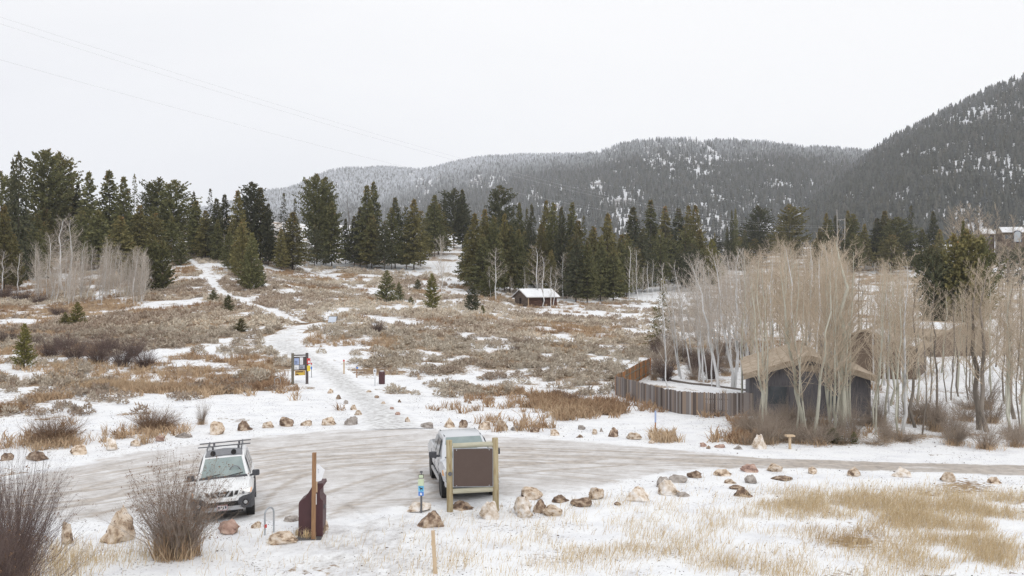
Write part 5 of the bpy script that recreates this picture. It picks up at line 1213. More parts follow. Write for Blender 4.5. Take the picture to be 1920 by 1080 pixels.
def small_post(px, py, hpx, wpx, mat, label, extra=None, rz=0.0, name='marker_post'):
    x, y, z = spot(px, py); s = y / F
    t = tag(empty(name, (x, y, z), rz), label, 'post')
    MB().box((0, 0, hpx * s / 2 - .05), (wpx * s, wpx * s, hpx * s + .1), bev=.004).build('post', M[mat], t)
    for nm, c, d, mt in extra or []: MB().box((c[0] * s, -c[1], c[2] * s), (d[0] * s, d[1], d[2] * s)).build(nm, M[mt], t)
    return t
small_post(584, 708, 28, .9, 'dark_steel', 'thin metal post with blue and red tags right of the kiosk', [('tag_plate', (0, .03, 18), (3, .01, 5), 'sign_blue'), ('tag_plate', (0, .03, 26), (2.4, .01, 3), 'red'), ('tag_plate', (0, .03, 22), (2.6, .01, 2.2), 'paper')])
small_post(645, 702, 24, 2.4, 'pale_post', 'pale wooden trail post with a pink tag on its top', [('tag_plate', (0, .07, 26), (3.2, .02, 3.4), 'red')])
t = small_post(669, 709, 23, 1.8, 'cedar_post', 'brown post carrying a tilted white information plate with blue strip', [('blue_strip', (1, .06, 19), (3, .03, 3), 'sign_blue')], name='plate_stand')
x, y, z = spot(669, 709); s = y / F
MB().box((0, 0, 27 * s), (8 * s, .22, .03), Matrix.Rotation(R(-42), 4, 'Y')).build('plate', M['paper'], t)
small_post(703, 724, 34, 1.2, 'steel', 'thin metal post with two white notice plates left of the brown can', [('notice', (0, .03, 28), (5.4, .012, 9), 'paper'), ('notice', (0, .03, 19.5), (4.4, .012, 7), 'paper'), ('mark', (0, .04, 28.5), (1.8, .006, 4), 'dark_navy')])
x, y, z = spot(716, 720); s = y / F
tc_ = tag(empty('trash_can', (x, y, z), 0), 'round dark brown trash can with snow on its lid beside the trail', 'trash can')
MB().cyl((0, 0, -.05), (0, 0, 21 * s), 5.8 * s, 6 * s, 20).build('drum', M['bin_brown'], tc_, 40)
MB().cyl((0, 0, 21 * s), (0, 0, 24 * s), 6.3 * s, 4.4 * s, 20).build('lid', M['bin_brown'], tc_, 40)
MB().ball((0, 0, 24 * s), 4.2 * s, (1, 1, .2)).build('snow_cap', M['roof_snow'], tc_, 60)
x, y, z = spot(624, 608); s = y / F
wp = tag(empty('wayside_panel', (x, y, z), R(-8)), 'low tilted interpretive panel with pale map beside the upper trail', 'sign')
for sx in (-5, 6): MB().box((sx * s, .05, 3 * s), (1.4 * s, .08, 10 * s)).build('leg', M['dark_steel'], wp)
pf_ = MB().box((0, 0, 9 * s), (17 * s, .06, 13 * s), Matrix.Rotation(R(-28), 4, 'X')).build('panel_frame', M['dark_steel'], wp)
o = MB().box((-.6 * s, -.035, 9 * s), (15 * s, .03, 11.5 * s), Matrix.Rotation(R(-28), 4, 'X')).build('panel', M['paper_pale_blue'], wp)
small_post(606, 606, 14, 1.1, 'grey_post', 'tiny dark post left of the tilted interpretive panel')
small_post(609, 607, 7, 1.0, 'grey_post', 'shortest dark stub beside the tiny post near the interpretive panel')
small_post(1229, 812, 42, 2.2, 'rust', 'rusty marker post with blue-white top by the russet grass', [('top_sleeve', (0, 0, 31), (2.8, .075, 22), 'sign_blue_pale')] if 'sign_blue_pale' in M else [('top_sleeve', (0, 0, 31), (2.9, .08, 22), 'paper_blue')])
x, y, z = spot(1481, 842); s = y / F
bt = tag(empty('post_table', (x, y, z), R(5)), 'pale T-shaped wooden post with small flat top at the roadside grove', 'wooden stand')
MB().box((0, 0, 11.5 * s), (4 * s, .1, 25 * s), bev=.006).build('leg', M['pale_post'], bt)
MB().box((0, 0, 25 * s), (16 * s, .3, 3 * s), bev=.008).build('top', M['pale_post'], bt)

# ------------------------------------------------------------------ curved plank fence
FP = [spot(a, b) for a, b in [(1217, 703), (1186, 722), (1155, 741), (1176, 748), (1205, 757), (1240, 768), (1275, 776), (1320, 780), (1370, 781), (1412, 780)]]
FP2 = np.array([p[:2] for p in FP])
fe = tag(empty('plank_fence', FP[2], 0), 'curved weathered plank fence with an orange-brown inner back section', 'fence')
ox, oy, oz = FP[2]
def run(pts, name, mat, hgt, seed, side):
    r = np.random.default_rng(seed); P = np.array(pts); L = np.concatenate([[0], np.cumsum(np.hypot(*np.diff(P, axis=0).T))]); V, Q, T = [], [], []
    t = 0.0
    while t < L[-1] - .07:
        w = r.uniform(.09, .125); a, b = t, t + w
        A = np.array([np.interp(a, L, P[:, k]) for k in (0, 1)]); B = np.array([np.interp(b, L, P[:, k]) for k in (0, 1)])
        d = (B - A) / max(np.linalg.norm(B - A), 1e-6); n = np.array([-d[1], d[0]]) * side
        za = float(land(A[0], A[1])) - .1; top = float(land(A[0], A[1])) + hgt + r.normal(0, .022); off = n * r.uniform(0, .012)
        base = len(V); c = min(.03, w * .25)
        prof = [(A, za), (B, za), (B, top - c), (B - d * c, top), (A + d * c, top), (A, top - c)]
        for dd in (0, .02):
            for pt, zz in prof: V.append((pt[0] + off[0] + n[0] * dd - ox, pt[1] + off[1] + n[1] * dd - oy, zz - oz))
        Q.append([base + i for i in range(6)]); Q.append([base + 11 - i for i in range(6)])
        sd = [(base + i, base + (i + 1) % 6, base + 6 + (i + 1) % 6, base + 6 + i) for i in range(6)]
        Q += sd; T += [np.clip(r.normal(.5, .3), 0, 1)] * 8; t = b + r.uniform(.001, .009)
    me = bpy.data.meshes.new(name); me.from_pydata(V, [], Q); a = me.attributes.new('tint', 'FLOAT', 'FACE'); a.data.foreach_set('value', np.array(T, np.float32)); me.update()
    return link(name, me, M[mat], fe)
run(FP2[:3], 'back_boards', 'cedar_planks', 1.4, 3, 1); run(FP2[2:], 'front_boards', 'fence_planks', 1.32, 4, -1)
for a, b in zip(FP[:-1], FP[1:]):
    for hz_ in ((.3, 1.0) if a in FP[:2] else (.3, .95)):
        n = Vector((b[1] - a[1], -(b[0] - a[0]), 0)).normalized() * (-.06 if a in FP[:2] else -.05)
        MB().cyl(Vector(a) - Vector(FP[2]) + Vector((0, 0, hz_)) + n, Vector(b) - Vector(FP[2]) + Vector((0, 0, hz_)) + n, .045, n=4).build('rail', M['grey_post'], fe)
for i, tq in enumerate(np.linspace(0, 1, 7)[:-1]):
    pp = Vector(FP[0]).lerp(Vector(FP[2]), tq); n = Vector((FP[2][1] - FP[0][1], -(FP[2][0] - FP[0][0]), 0)).normalized() * -.1
    pp.z = float(land(pp.x, pp.y)); pp = pp + n - Vector(FP[2]); MB().box(pp + Vector((0, 0, .66)), (.11, .11, 1.5)).build('fence_post', M['orange_post'], fe)
for p_ in FP[2:]:
    MB().box(Vector(p_) - Vector(FP[2]) + Vector((0, .07, .62)), (.1, .1, 1.4)).build('fence_post', M['orange_post' if p_ == FP[2] else 'grey_post'], fe)
lg = [spot(a, b) for a, b in [(1232, 707), (1262, 715), (1300, 721), (1335, 724), (1362, 728), (1400, 733)]]
v, q = tubes([p for p in lg[:-1]], [p for p in lg[1:]], [.13] * 5, [.12] * 5, 8)
tag(link('garden_edging', np_mesh('garden_edging', v, q, True), M['snag_bark']), 'dark log edging along the back of the snowy fenced bed', 'log edging')

# ------------------------------------------------------------------ buildings
def gable_house(name, loc, rz, w, d, eave, peak, over, label, wall, roof, cat='house', chim=True):
    """front gable faces local -y; w across, d deep"""
    t = tag(empty(name, loc, rz), label, cat)
    MB().prism([(-w / 2, 0, -.3), (w / 2, 0, -.3), (w / 2, 0, eave), (0, 0, peak), (-w / 2, 0, eave)], (0, d, 0)).build('wall', M[wall], t)
    sl_ = (peak - eave) / (w / 2); th = .16
    r = MB()
    for sg_ in (-1, 1):
        a = [(0, -over, peak + .02), (sg_ * (w / 2 + over), -over, eave - sl_ * over + .02), (sg_ * (w / 2 + over), -over, eave - sl_ * over + .02 + th), (0, -over, peak + .02 + th)]
        r.prism(a, (0, d + 2 * over, 0))
    rf = r.build('roof', M[roof], t)
    return t, rf, sl_
y = 52.5; x = (1517 - CX) / F * y; z = float(land(x, y))
ho_, rf, sl_ = gable_house('house', (x, y, z), R(-13), 6.5, 12, 2.32, 3.35, .35, 'dark gabled house with tan shingle roof behind the bare grove', 'wall_blue', 'roof_shingle')
for sg_ in (-1, 1):
    MB().prism([(0, -.39, 3.2), (sg_ * 3.6, -.39, 3.2 - sl_ * 3.6), (sg_ * 3.6, -.39, 3.4 - sl_ * 3.6), (0, -.39, 3.4)], (0, .035, 0)).build('fascia', M['trim_tan'], rf)
MB().cyl((.9, 2.6, 3.1), (.9, 2.6, 4.35), .07, n=12).cyl((.9, 2.6, 4.35), (.9, 2.6, 4.5), .16, .12, 12).build('vent_pipe', M['dark_steel'], rf)
for a, b, wq, hq in ((-1.7, 1.2, 1.0, 1.0), (1.5, 1.2, 1.2, 1.0)):
    wf = MB().box((a, -.02, b), (wq + .14, .05, hq + .14)).build('window', M['wall_blue'], ho_); MB().box((a, -.05, b), (wq, .02, hq)).build('pane', M['window_glass'], wf)
MB().box((0, -.03, 2.75), (.9, .06, .35)).build('gable_vent', M['trim_tan'], ho_)
for sx in (-3.2, 3.2): MB().box((sx, -.012, 1.0), (.14, .05, 2.6)).build('corner_board', M['wall_blue'], ho_)
y = 74; x = (1622 - CX) / F * y; z = float(land(x, y))
h2, rf, sl_ = gable_house('house', (x, y, z), R(-28), 7.5, 10, 2.4, 3.75, .4, 'low tan-roofed house with snow on its far slope behind the dark house', 'wall_brown', 'roof_shingle')
MB().prism([(.5, -.2, 3.78 - .5 * sl_ + .06), (3.6, -.2, 3.78 - 3.6 * sl_ + .06), (3.6, 9, 3.78 - 3.6 * sl_ + .06), (.5, 7, 3.78 - .5 * sl_ + .06)], (0, 0, .16)).build('roof_snow', M['roof_snow'], rf)
wf = MB().box((-1.5, -.02, 1.2), (1.3, .05, 1.1)).build('window', M['trim_tan'], h2); MB().box((-1.5, -.05, 1.2), (1.15, .02, .95)).build('pane', M['window_glass'], wf)
y = 96; x = (1806 - CX) / F * y; z = float(land(x, y))
h3, rf, sl_ = gable_house('house', (x, y, z), R(20), 7, 9, 2.1, 3.3, .4, 'low brown building with snow-edged roof behind the roadside grey trunks', 'wall_brown', 'roof_shingle')
MB().prism([(-.4, -.2, 3.32 - .4 * sl_ + .06), (-2.2, -.2, 3.32 - 2.2 * sl_ + .06), (-2.2, 8, 3.32 - 2.2 * sl_ + .06), (-.4, 6, 3.32 - .4 * sl_ + .06)], (0, 0, .14)).build('roof_snow', M['roof_snow'], rf)
# log cabin
x, y, z = spot(977, 573); s = y / F
cb_ = tag(empty('log_cabin', (x, y, z), R(-57)), 'old brown log cabin with snowy roof at the foot of the wood', 'cabin')
Wd, Dp, ev, pk = 4.3, 6.6, 1.6, 2.8     # gable end toward local -y
MB().prism([(-Wd / 2, 0, -.6), (-.62, 0, -.6), (-.62, 0, 1.42), (.08, 0, 1.42), (.08, 0, -.6), (Wd / 2, 0, -.6), (Wd / 2, 0, ev), (0, 0, pk), (-Wd / 2, 0, ev)], (0, .25, 0)).build('gable_wall', M['log_grey'], cb_)
MB().prism([(-Wd / 2, Dp - .25, -.6), (Wd / 2, Dp - .25, -.6), (Wd / 2, Dp - .25, ev), (0, Dp - .25, pk), (-Wd / 2, Dp - .25, ev)], (0, .25, 0)).build('back_wall', M['log_brown'], cb_)
lw = MB()
for k in range(8): lw.cyl((Wd / 2 - .12, .1, -.45 + k * .29), (Wd / 2 - .12, Dp - .1, -.45 + k * .29), .155, n=8)
lw.build('log_wall', M['log_brown'], cb_, 60)
lw = MB()
for k in range(8): lw.cyl((-Wd / 2 + .12, .1, -.45 + k * .29), (-Wd / 2 + .12, Dp - .1, -.45 + k * .29), .155, n=8)
lw.build('log_wall', M['log_brown'], cb_, 60)
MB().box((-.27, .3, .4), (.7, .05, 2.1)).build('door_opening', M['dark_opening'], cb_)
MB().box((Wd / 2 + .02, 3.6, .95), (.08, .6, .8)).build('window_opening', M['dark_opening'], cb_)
rr_ = MB(); sl_ = (pk - ev) / (Wd / 2)
for sg_ in (-1, 1): rr_.prism([(0, -.5, pk + .03), (sg_ * 2.55, -.5, pk + .03 - 2.55 * sl_), (sg_ * 2.55, -.5, pk + .12 - 2.55 * sl_), (0, -.5, pk + .12)], (0, Dp + 1, 0))
crf = rr_.build('roof', M['log_grey'], cb_)
rr_ = MB()
for sg_ in (-1, 1): rr_.prism([(0, -.42, pk + .125), (sg_ * 2.5, -.42, pk + .125 - 2.5 * sl_), (sg_ * 2.5, -.42, pk + .3 - 2.5 * sl_), (0, -.42, pk + .32)], (0, Dp + .84, 0))
rr_.build('roof_snow', M['roof_snow'], crf)
for yy in (.15, 5.2): MB().box((Wd / 2 + .06, yy, .45), (.12, .12, 2.1)).build('corner_post', M['pale_post'], cb_)
# houses on the far rise
def far_house(px, Y, wpx, py, label, arch):
    x, y, z = at_depth(px, Y); s = y / F; zb = H + (CY - py) * s; w = wpx * s
    t = tag(empty('house', (x, y, z), R(-8)), label, 'house'); zz = zb - z
    MB().box((0, 3.5, zz / 2 - 1), (w * .92, 7, zz + 2)).build('wall', M['wall_brown'], t)
    rf = MB().prism([(-w / 2, -.6, zz), (w / 2, -.6, zz), (w * .47, 3.5, zz + 1.9), (-w * .47, 3.5, zz + 1.9)], (0, 4.2, .0)).build('roof', M['trim_tan'], t)
    MB().prism([(-w / 2 + .1, -.65, zz + .25), (w / 2 - .1, -.65, zz + .25), (w * .45, 3.4, zz + 2.15), (-w * .45, 3.4, zz + 2.15)], (0, .2, .3)).build('roof_snow', M['roof_snow'], rf)
    wf = MB().box((-w * .1, -.03, zz - 1.4), (w * .6, .1, 1.7)).build('window', M['trim_tan'], t); MB().box((-w * .1, -.1, zz - 1.4), (w * .56, .05, 1.4)).build('pane', M['window_glass'], wf)
    if arch:
        a = MB().prism([(-1.5 + w * .08, -1, zz - 3.4), (1.5 + w * .08, -1, zz - 3.4)] + [(1.5 * math.cos(q) + w * .08, -1, zz - .4 + 1.3 * math.sin(q)) for q in np.linspace(0, math.pi, 9)], (0, .6, 0)).build('arched_window', M['dark_navy'], t)
        MB().prism([(-1.2 + w * .08, -1.06, zz - 3.2), (1.2 + w * .08, -1.06, zz - 3.2)] + [(1.2 * math.cos(q) + w * .08, -1.06, zz - .5 + 1.1 * math.sin(q)) for q in np.linspace(0, math.pi, 9)], (0, .05, 0)).build('pane', M['steel'], a)
far_house(1853, 345, 24, 440, 'small flat-fronted house with snowy roof on the far rise', False)
far_house(1902, 340, 46, 437, 'house with arched window and snowy roof on the far rise', True)

# ------------------------------------------------------------------ power line
for px, yt, lab in ((1571, 393, 'taller pale utility pole rising above the conifers'), (1584, 409, 'shorter pale utility pole beside the taller one')):
    x, y, z = at_depth(px, 300); zt = H + (CY - yt) / F * y
    t = tag(empty('utility_pole', (x, y, z), 0), lab, 'utility pole')
    MB().cyl((0, 0, -.5), (-.3 if px == 1571 else 0, 0, zt - z), .2, .15, 10).build('shaft', M['pole_grey'], t, 40)
    if px == 1571: MB().box((1.1, 0, (H + (CY - 412) / F * y) - z), (2.6, .16, .2)).build('crossarm', M['pole_grey'], t)
xe, ye, _z = at_depth(1573, 300)
for k, (dz0, dz1, off, lab) in enumerate(((.75, .5, 0, 'highest of three thin power lines sagging across the sky'), (0, 0, .6, 'middle of three thin power lines sagging across the sky'), (-2.6, -1.0, -.6, 'lowest of three thin power lines sagging across the sky'))):
    a = Vector((-50 + off, 60, 29.6 + dz0)); b = Vector((xe + off, ye, 27 + dz1)); pts = []
    for i in range(61):
        q = i / 60; p = a.lerp(b, q); p.z -= 4 * 5.8 * q * (1 - q); pts.append(p[:])
    v, qd = tubes(pts[:-1], pts[1:], [.009] * 60, [.009] * 60, 5)
    tag(link('power_line', np_mesh('power_line', v, qd, True), M['wire']), lab, 'power line', 'power lines')
# ------------------------------------------------------------------ vehicles (front toward local +x, left side +y)
def ring(x, half):
    return [(x, y, z) for y, z in half] + [(x, -y, z) for y, z in half[::-1] if y > 1e-6]
def wheel(root, x, y, rad, wid, flip):
    t = bpy.data.objects.new('wheel', None); COL.objects.link(t); t.parent = root; t.location = (x, y, rad)
    s_ = 1 if y > 0 else -1
    prof = [(rad * .62, -wid / 2), (rad * .93, -wid / 2), (rad, -wid * .36), (rad, wid * .36), (rad * .93, wid / 2), (rad * .62, wid / 2)]
    m_ = MB(); vs = [[m_.bm.verts.new((a * math.cos(q), b, a * math.sin(q))) for a, b in prof] for q in np.linspace(0, 2 * math.pi, 29)[:-1]]
    for i in range(28):
        A, B = vs[i], vs[(i + 1) % 28]
        for k in range(6): m_.bm.faces.new((A[k], A[(k + 1) % 6], B[(k + 1) % 6], B[k]))
    m_.build('tyre', M['tyre_rubber'], t, 35)
    m_ = MB(); m_.cyl((0, s_ * wid * .1, 0), (0, s_ * wid * .3, 0), rad * .61, rad * .55, 24)
    for k in range(6):
        q = k * math.pi / 3; m_.box((rad * .32 * math.cos(q), s_ * wid * .36, rad * .32 * math.sin(q)), (rad * .5, .03, rad * .13), Matrix.Rotation(-q, 4, 'Y'))
    m_.cyl((0, s_ * wid * .3, 0), (0, s_ * wid * .42, 0), rad * .15, n=12); m_.build('rim', M['alloy'], t, 40)
def quad_panel(pts, nrm, th, name, mat, parent):
    """thin slab lying on a body panel, standing proud of it"""
    n = Vector(nrm).normalized() * th
    return MB().prism([Vector(p) for p in pts], n).build(name, M[mat], parent)
def arch_disc(root, x, y, rad):
    s_ = 1 if y > 0 else -1
    MB().cyl((x, y - s_ * .25, rad * .92), (x, y + s_ * .006, rad * .92), rad * 1.17, n=28).build('wheel_arch', M['black'], root)

def suv():
    t = empty('parked_suv')
    half = lambda w, b, zs, zt: [(0, b), (.78 * w, b), (.9 * w, b + .13), (.93 * w, b + .4), (.905 * w, zs - .1), (.82 * w, zs), (.45 * w, zt - .012), (0, zt)]
    st = [(-2.22, .95, .5, 1.02, 1.04), (-2.1, .99, .42, 1.08, 1.1), (1.0, 1, .42, 1.09, 1.13), (1.15, 1, .42, 1.08, 1.17), (1.7, .995, .42, 1.03, 1.125), (2.05, .97, .42, .99, 1.05), (2.19, .94, .46, .93, .97), (2.26, .9, .5, .8, .82)]
    m_ = MB(); m_.loft([ring(x, half(w, b, zs, zt)) for x, w, b, zs, zt in st]); body = m_.build('body', M['white_paint'], t, 28, )
    # hood power bulge and shut lines
    MB().loft([ring(x, [(0, z - .02), (w, z - .02), (w * .86, z + .018), (0, z + .024)]) for x, w, z in ((1.2, .42, 1.158), (1.65, .42, 1.122), (2.0, .38, 1.052))]).build('hood_bulge', M['white_paint'], t, 30)
    # cabin
    A = [(1.02, .79, 1.12), (.3, .63, 1.70), (-1.95, .64, 1.74), (-2.17, .79, 1.08)]
    m_ = MB(); rings = []
    for x, w, z, zc in ((1.1, .80, 1.06, 1.1), (1.02, .80, 1.12, 1.14), (.66, .72, 1.41, 1.43), (.30, .64, 1.68, 1.73), (-.3, .645, 1.73, 1.80), (-1.2, .65, 1.75, 1.83), (-1.9, .64, 1.73, 1.8), (-2.08, .7, 1.4, 1.42), (-2.19, .79, 1.08, 1.1)):
        b = 1.04
        rings.append(ring(x, [(0, b), (.845, b), (.845, b + .05), (w + (.845 - w) * .08, max(z, b + .06)), (w * .9, max(z, b + .06) + .03), (0, max(zc, b + .09))]))
    m_.loft(rings); m_.build('cabin', M['white_paint'], t, 30)
    ws = quad_panel([(1.0, .71, 1.165), (1.0, -.71, 1.165), (.345, -.575, 1.69), (.345, .575, 1.69)], (.62, 0, .78), .012, 'windshield', 'windscreen_glass', t)
    MB().prism([(1.04, .76, 1.135), (1.04, -.76, 1.135), (.985, -.74, 1.185), (.985, .74, 1.185)], (.02, 0, .025)).build('cowl', M['dark_plastic'], t)
    MB().cyl((1.02, .1, 1.2), (.93, .62, 1.265), .012, n=5).cyl((1.02, -.62, 1.2), (.93, -.1, 1.265), .012, n=5).build('wiper', M['black'], ws)
    MB().torus((.78, .36, 1.3), .17, .016, 'X', 18, 5).build('steering_wheel', M['grey_plastic'], ws)
    for s_ in (1, -1):
        for xa, xb in ((.6, -.32), (-.42, -1.15), (-1.24, -1.85)):
            xt = xa - (.38 if xa > 0 else .03)
            quad_panel([(xa, s_ * .842, 1.135), (xb, s_ * .842, 1.135), (xb + (0 if xb > -1.5 else .1), s_ * .705, 1.63), (xt, s_ * .708, 1.615)][::s_], (0, s_, .3), .012, 'side_window', 'window_glass', t)
        mr = MB().box((.86, s_ * 1.02, 1.2), (.13, .23, .19), Matrix.Rotation(s_ * -.12, 4, 'Z'), .04).build('mirror', M['dark_plastic'], t); MB().cyl((.84, s_ * .84, 1.12), (.86, s_ * .96, 1.16), .035, n=8).build('mirror_arm', M['dark_plastic'], mr)
        # headlamp, grille wing slot, bumper corner, fog lamp
        hl = MB().prism([(2.245, s_ * .52, .845), (2.20, s_ * .855, .845), (2.12, s_ * .885, .99), (2.2, s_ * .56, .945)], (.045, s_ * .01, .012)).build('headlight', M['lamp_glass'], t)
        MB().prism([(2.215, s_ * .83, .85), (2.17, s_ * .875, .85), (2.09, s_ * .9, .99), (2.14, s_ * .86, .985)], (.045, s_ * .012, .012)).build('indicator', M['amber'], hl)
        MB().cyl((2.25, s_ * .64, .88), (2.29, s_ * .64, .88), .04, n=12).build('bulb', M['grey_plastic'], hl)
        MB().prism([(2.25, s_ * .36, .83), (2.24, s_ * .46, .83), (2.2, s_ * .5, .95), (2.22, s_ * .41, .95)], (.03, 0, 0)).build('grille_slot', M['black'], t)
        bc = MB().loft([[(2.02, s_ * .965, .42), (2.02, s_ * .965, .86), (1.7, s_ * .95, .86), (1.7, s_ * .95, .5)], [(2.3, s_ * .86, .40), (2.3, s_ * .86, .82), (2.1, s_ * .86, .82), (2.1, s_ * .86, .4)], [(2.385, s_ * .62, .42), (2.36, s_ * .62, .78), (2.1, s_ * .62, .78), (2.1, s_ * .62, .42)], [(2.40, s_ * .5, .5), (2.37, s_ * .45, .68), (2.1, s_ * .45, .68), (2.1, s_ * .5, .5)]]).build('bumper_corner', M['dark_plastic'], t, 35)
        fg = MB().torus((2.375, s_ * .7, .6), .075, .02, 'X', 16, 5).build('fog_light', M['black'], bc); MB().cyl((2.33, s_ * .7, .6), (2.375, s_ * .7, .6), .068, n=14).build('lens', M['alloy'], fg)
        for x_, flare in ((1.38, 1), (-1.32, 1)):
            arch_disc(t, x_, s_ * .925, .385)
        MB().box((-.0, s_ * .925, .47), (2.0, .06, .12), bev=.02).build('sill_step', M['dark_plastic'], t)
        MB().box((.5, s_ * .938, .98), (.18, .02, .035)).build('door_handle', M['dark_plastic'], t)
    # nose
    gm = MB().box((2.255, 0, .875), (.04, .66, .165), Matrix.Rotation(R(-10), 4, 'Y')).build('grille', M['black'], t)
    MB().torus((2.285, 0, .875), .082, .015, 'X', 22, 6).box((2.288, 0, .875), (.02, .2, .036)).build('badge', M['chrome'], gm)
    for s_ in (1, -1): MB().prism([(2.285, s_ * .1, .80), (2.285, s_ * .17, .80), (2.25, s_ * .3, .955), (2.25, s_ * .23, .955)], (.012, 0, 0)).build('grille_bar', M['alloy'], gm)
    MB().loft([[(2.1, -.5, z0), (x1, -.5, z0 + .0), (x1, -.5, z1), (2.1, -.5, z1)] if k == 0 else [(2.1, .5, z0), (x1, .5, z0), (x1, .5, z1), (2.1, .5, z1)] for k in (0, 1) for z0, z1, x1 in ((.66, .785, 2.37),)]).build('front_bumper', M['white_paint'], t, bev=.015)
    MB().box((2.22, 0, .585), (.2, 1.1, .17)).build('air_intake', M['black'], t)
    MB().prism([(2.41, -.52, .52), (2.41, .52, .52), (2.36, .62, .44), (2.33, .66, .38), (2.33, -.66, .38), (2.36, -.62, .44)], (-.12, 0, -.015)).build('skid_plate', M['alloy'], t)
    lp = MB().box((2.425, 0, .5), (.015, .32, .165), bev=.004).build('license_plate', M['paper'], t)
    MB().box((2.434, 0, .575), (.006, .32, .014)).box((2.434, 0, .425), (.006, .32, .014)).box((2.434, .153, .5), (.006, .014, .165)).box((2.434, -.153, .5), (.006, .014, .165)).build('plate_border', M['maroon'], lp)
    MB().box((2.434, .1, .5), (.004, .05, .07)).box((2.434, .035, .485), (.004, .03, .06)).box((2.434, -.03, .515), (.004, .03, .05)).box((2.434, -.1, .5), (.004, .06, .085)).box((2.434, .1, .55), (.004, .07, .014)).build('plate_lettering', M['dark_navy'], lp)
    MB().box((1.2, 0, .36), (2.0, 1.2, .16)).build('undertray', M['black'], t)
    for x_ in (1.38, -1.32):
        for s_ in (1, -1): wheel(t, x_, s_ * .8, .385, .27, s_)
    # roof: grey air dam with two round lamps, rails and cross bars
    rc = MB().loft([ring(x, [(0, z - .06), (w, z - .06), (w * .94, z + .0), (0, z + .035)]) for x, w, z in ((.22, .60, 1.745), (.0, .6, 1.80), (-.45, .58, 1.835), (-.62, .56, 1.82))]).build('roof_fairing', M['grey_plastic'], t, 40)
    for s_ in (.33, -.33): MB().cyl((.14, s_, 1.845), (.235, s_, 1.835), .078, .085, 18).ball((.13, s_, 1.845), .08, (1, 1, 1)).build('roof_lamp', M['black'], rc, 40)
    rk = MB()
    for s_ in (.56, -.56): rk.cyl((-.5, s_, 1.86), (-1.95, s_, 1.88), .026, n=8); rk.cyl((-.55, s_, 1.76), (-.55, s_, 1.87), .02, n=6).cyl((-1.9, s_, 1.76), (-1.9, s_, 1.88), .02, n=6)
    rk = rk.build('roof_rack', M['grey_plastic'], t, 40)
    for x_ in (-.62, -1.4):
        MB().box((x_, 0, 1.94), (.06, 1.72, .035), bev=.01).build('cross_bar', M['dark_steel'], rk)
        for s_ in (.46, -.38): MB().box((x_, s_, 1.88), (.09, .07, .12), bev=.012).build('bar_foot', M['dark_steel'], rk)
    return t
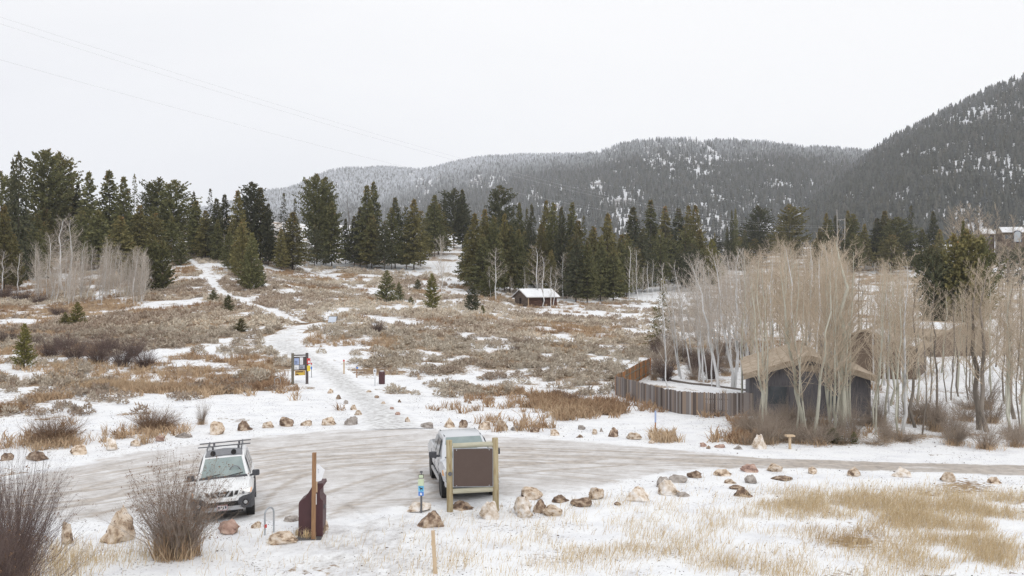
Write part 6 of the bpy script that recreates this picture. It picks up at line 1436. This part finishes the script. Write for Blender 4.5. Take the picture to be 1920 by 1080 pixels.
def pickup():
    t = empty('pickup_truck')
    half = lambda w, b, zs, zt: [(0, b), (.84 * w, b), (.965 * w, b + .16), (1.0 * w, b + .45), (.985 * w, zs - .16), (.9 * w, zs), (.5 * w, zt - .01), (0, zt)]
    st = [(-2.85, .96, .62, 1.24, 1.24), (-2.75, .99, .56, 1.27, 1.27), (-1.4, .99, .5, 1.27, 1.27), (1.2, .99, .5, 1.22, 1.26), (1.4, .99, .5, 1.2, 1.28), (2.1, .985, .5, 1.16, 1.25), (2.6, .96, .5, 1.1, 1.18), (2.78, .93, .55, 1.0, 1.06), (2.84, .9, .62, .92, .93)]
    m_ = MB(); m_.loft([ring(x, half(w, b, zs, zt)) for x, w, b, zs, zt in st]); m_.build('body', M['silver_paint'], t, 28)
    m_ = MB(); rings = []
    for x, w, z, zc in ((1.5, .86, 1.2, 1.24), (1.36, .86, 1.25, 1.27), (.98, .79, 1.58, 1.6), (.62, .70, 1.85, 1.9), (.2, .71, 1.89, 1.945), (-.6, .71, 1.89, 1.945), (-1.02, .7, 1.86, 1.9), (-1.2, .78, 1.5, 1.52), (-1.34, .86, 1.22, 1.24)):
        b = 1.14; zz = max(z, b + .06); rings.append(ring(x, [(0, b), (.94, b), (.935, b + .05), (w + (.935 - w) * .06, zz), (w * .92, zz + .035), (0, max(zc, b + .1))]))
    m_.loft(rings); cab = m_.build('cabin', M['silver_paint'], t, 30)
    for s_ in (1, -1): MB().cyl((.55, s_ * .66, 1.905), (-1.0, s_ * .66, 1.905), .016, n=5).build('roof_seam', M['dark_plastic'], cab)
    ws = quad_panel([(1.33, .78, 1.29), (1.33, -.78, 1.29), (.665, -.63, 1.865), (.665, .63, 1.865)], (.65, 0, .76), .012, 'windshield', 'windscreen_glass', t)
    MB().box((1.38, 0, 1.275), (.12, 1.5, .03), Matrix.Rotation(R(10), 4, 'Y')).build('cowl', M['dark_plastic'], t)
    MB().cyl((1.36, .1, 1.31), (1.22, .66, 1.43), .012, n=5).build('wiper', M['black'], ws)
    quad_panel([(-1.31, .7, 1.3), (-1.31, -.7, 1.3), (-1.06, -.6, 1.8), (-1.06, .6, 1.8)][::-1], (-.9, 0, .4), .012, 'rear_window', 'window_glass', t)
    for s_ in (1, -1):
        for xa, xb in ((.95, .02), (-.1, -.98)):
            xt = xa - (.38 if xa > 0 else .04); xq = xb + (.1 if xb < -.5 else 0)
            quad_panel([(xa, s_ * .932, 1.275), (xb, s_ * .932, 1.275), (xq, s_ * .785, 1.78), (xt, s_ * .79, 1.765)][::s_], (0, s_, .33), .012, 'side_window', 'window_glass', t)
            MB().box((xb + .18, s_ * .99, 1.08), (.22, .03, .05), bev=.01).build('door_handle', M['dark_plastic'], t)
        for x_ in (1.22, -.04, -1.14): MB().box((x_, s_ * .987, .9), (.014, .012, .62)).build('door_seam', M['dark_plastic'], t)
        mr = MB().box((1.02, s_ * 1.15, 1.34), (.13, .27, .22), Matrix.Rotation(s_ * -.12, 4, 'Z'), .03).build('mirror', M['dark_plastic'], t); MB().box((1.02, s_ * .98, 1.29), (.09, .16, .07)).build('mirror_arm', M['dark_plastic'], mr)
        hl = MB().prism([(2.80, s_ * .58, .88), (2.76, s_ * .93, .88), (2.62, s_ * .955, 1.1), (2.74, s_ * .6, 1.07)], (.05, s_ * .012, .012)).build('headlight', M['lamp_glass'], t)
        MB().prism([(2.74, s_ * .92, .9), (2.56, s_ * .972, .9), (2.5, s_ * .972, 1.06), (2.66, s_ * .945, 1.08)], (.03, s_ * .02, .0)).build('indicator', M['amber'], hl)
        for x_ in (1.87, -1.7): arch_disc(t, x_, s_ * .99, .41)
        MB().box((.1, s_ * .97, .5), (2.6, .08, .12), bev=.02).build('side_step', M['silver_paint'], t)
    gr_ = MB().box((2.83, 0, .93), (.05, 1.12, .32), bev=.03).build('grille', M['chrome'], t)
    for s_ in (-.27, .27):
        for zz in (.86, 1.0): MB().box((2.86, s_, zz), (.012, .44, .1)).build('grille_opening', M['black'], gr_)
    MB().box((2.88, 0, .66), (.22, 1.9, .2), bev=.04).build('front_bumper', M['chrome'], t)
    MB().box((2.9, 0, .53), (.14, 1.3, .09)).build('air_dam', M['black'], t)
    lp = MB().box((2.998, 0, .68), (.012, .31, .15)).build('license_plate', M['paper'], t); MB().box((3.005, .06, .68), (.004, .12, .07)).box((3.005, -.08, .68), (.004, .1, .07)).build('plate_lettering', M['maroon'], lp)
    bd = MB().box((-2.1, 0, 1.268), (1.36, 1.62, .02)).build('bed_cover', M['grey_plastic'], t)
    MB().box((.2, 0, .45), (4.6, 1.3, .16)).build('undertray', M['black'], t)
    for x_ in (1.87, -1.7):
        for s_ in (1, -1): wheel(t, x_, s_ * .86, .41, .28, s_)
    return t
def park(t, px, py, psi, roll, front):
    """front bumper centre at the photo's ground point, nose turned psi degrees to the photo's right of straight at us"""
    x, y, z = spot(px, py); h = Vector((math.sin(R(psi)), -math.cos(R(psi)), 0)); c = Vector((x, y, 0)) - h * front
    zc = float(np.mean([land(c.x + h.x * a - h.y * b, c.y + h.y * a + h.x * b) for a in (-1.4, 1.4) for b in (-.8, .8)]))
    t.location = (c.x, c.y, zc + .02)
    t.rotation_mode = 'XYZ'
    t.rotation_euler = (Matrix.Rotation(R(psi) - math.pi / 2, 4, 'Z') @ Matrix.Rotation(R(roll), 4, 'X')).to_euler()
    return t
tag(park(suv(), 419, 981, 14.5, 3.2, 2.35), 'white boxy SUV with roof rack and grey bumper, half behind the grey shrub', 'car')
tag(park(pickup(), 887, 941, 10.5, 1.5, 2.9), 'silver crew-cab pickup parked behind the brown panel', 'pickup truck')
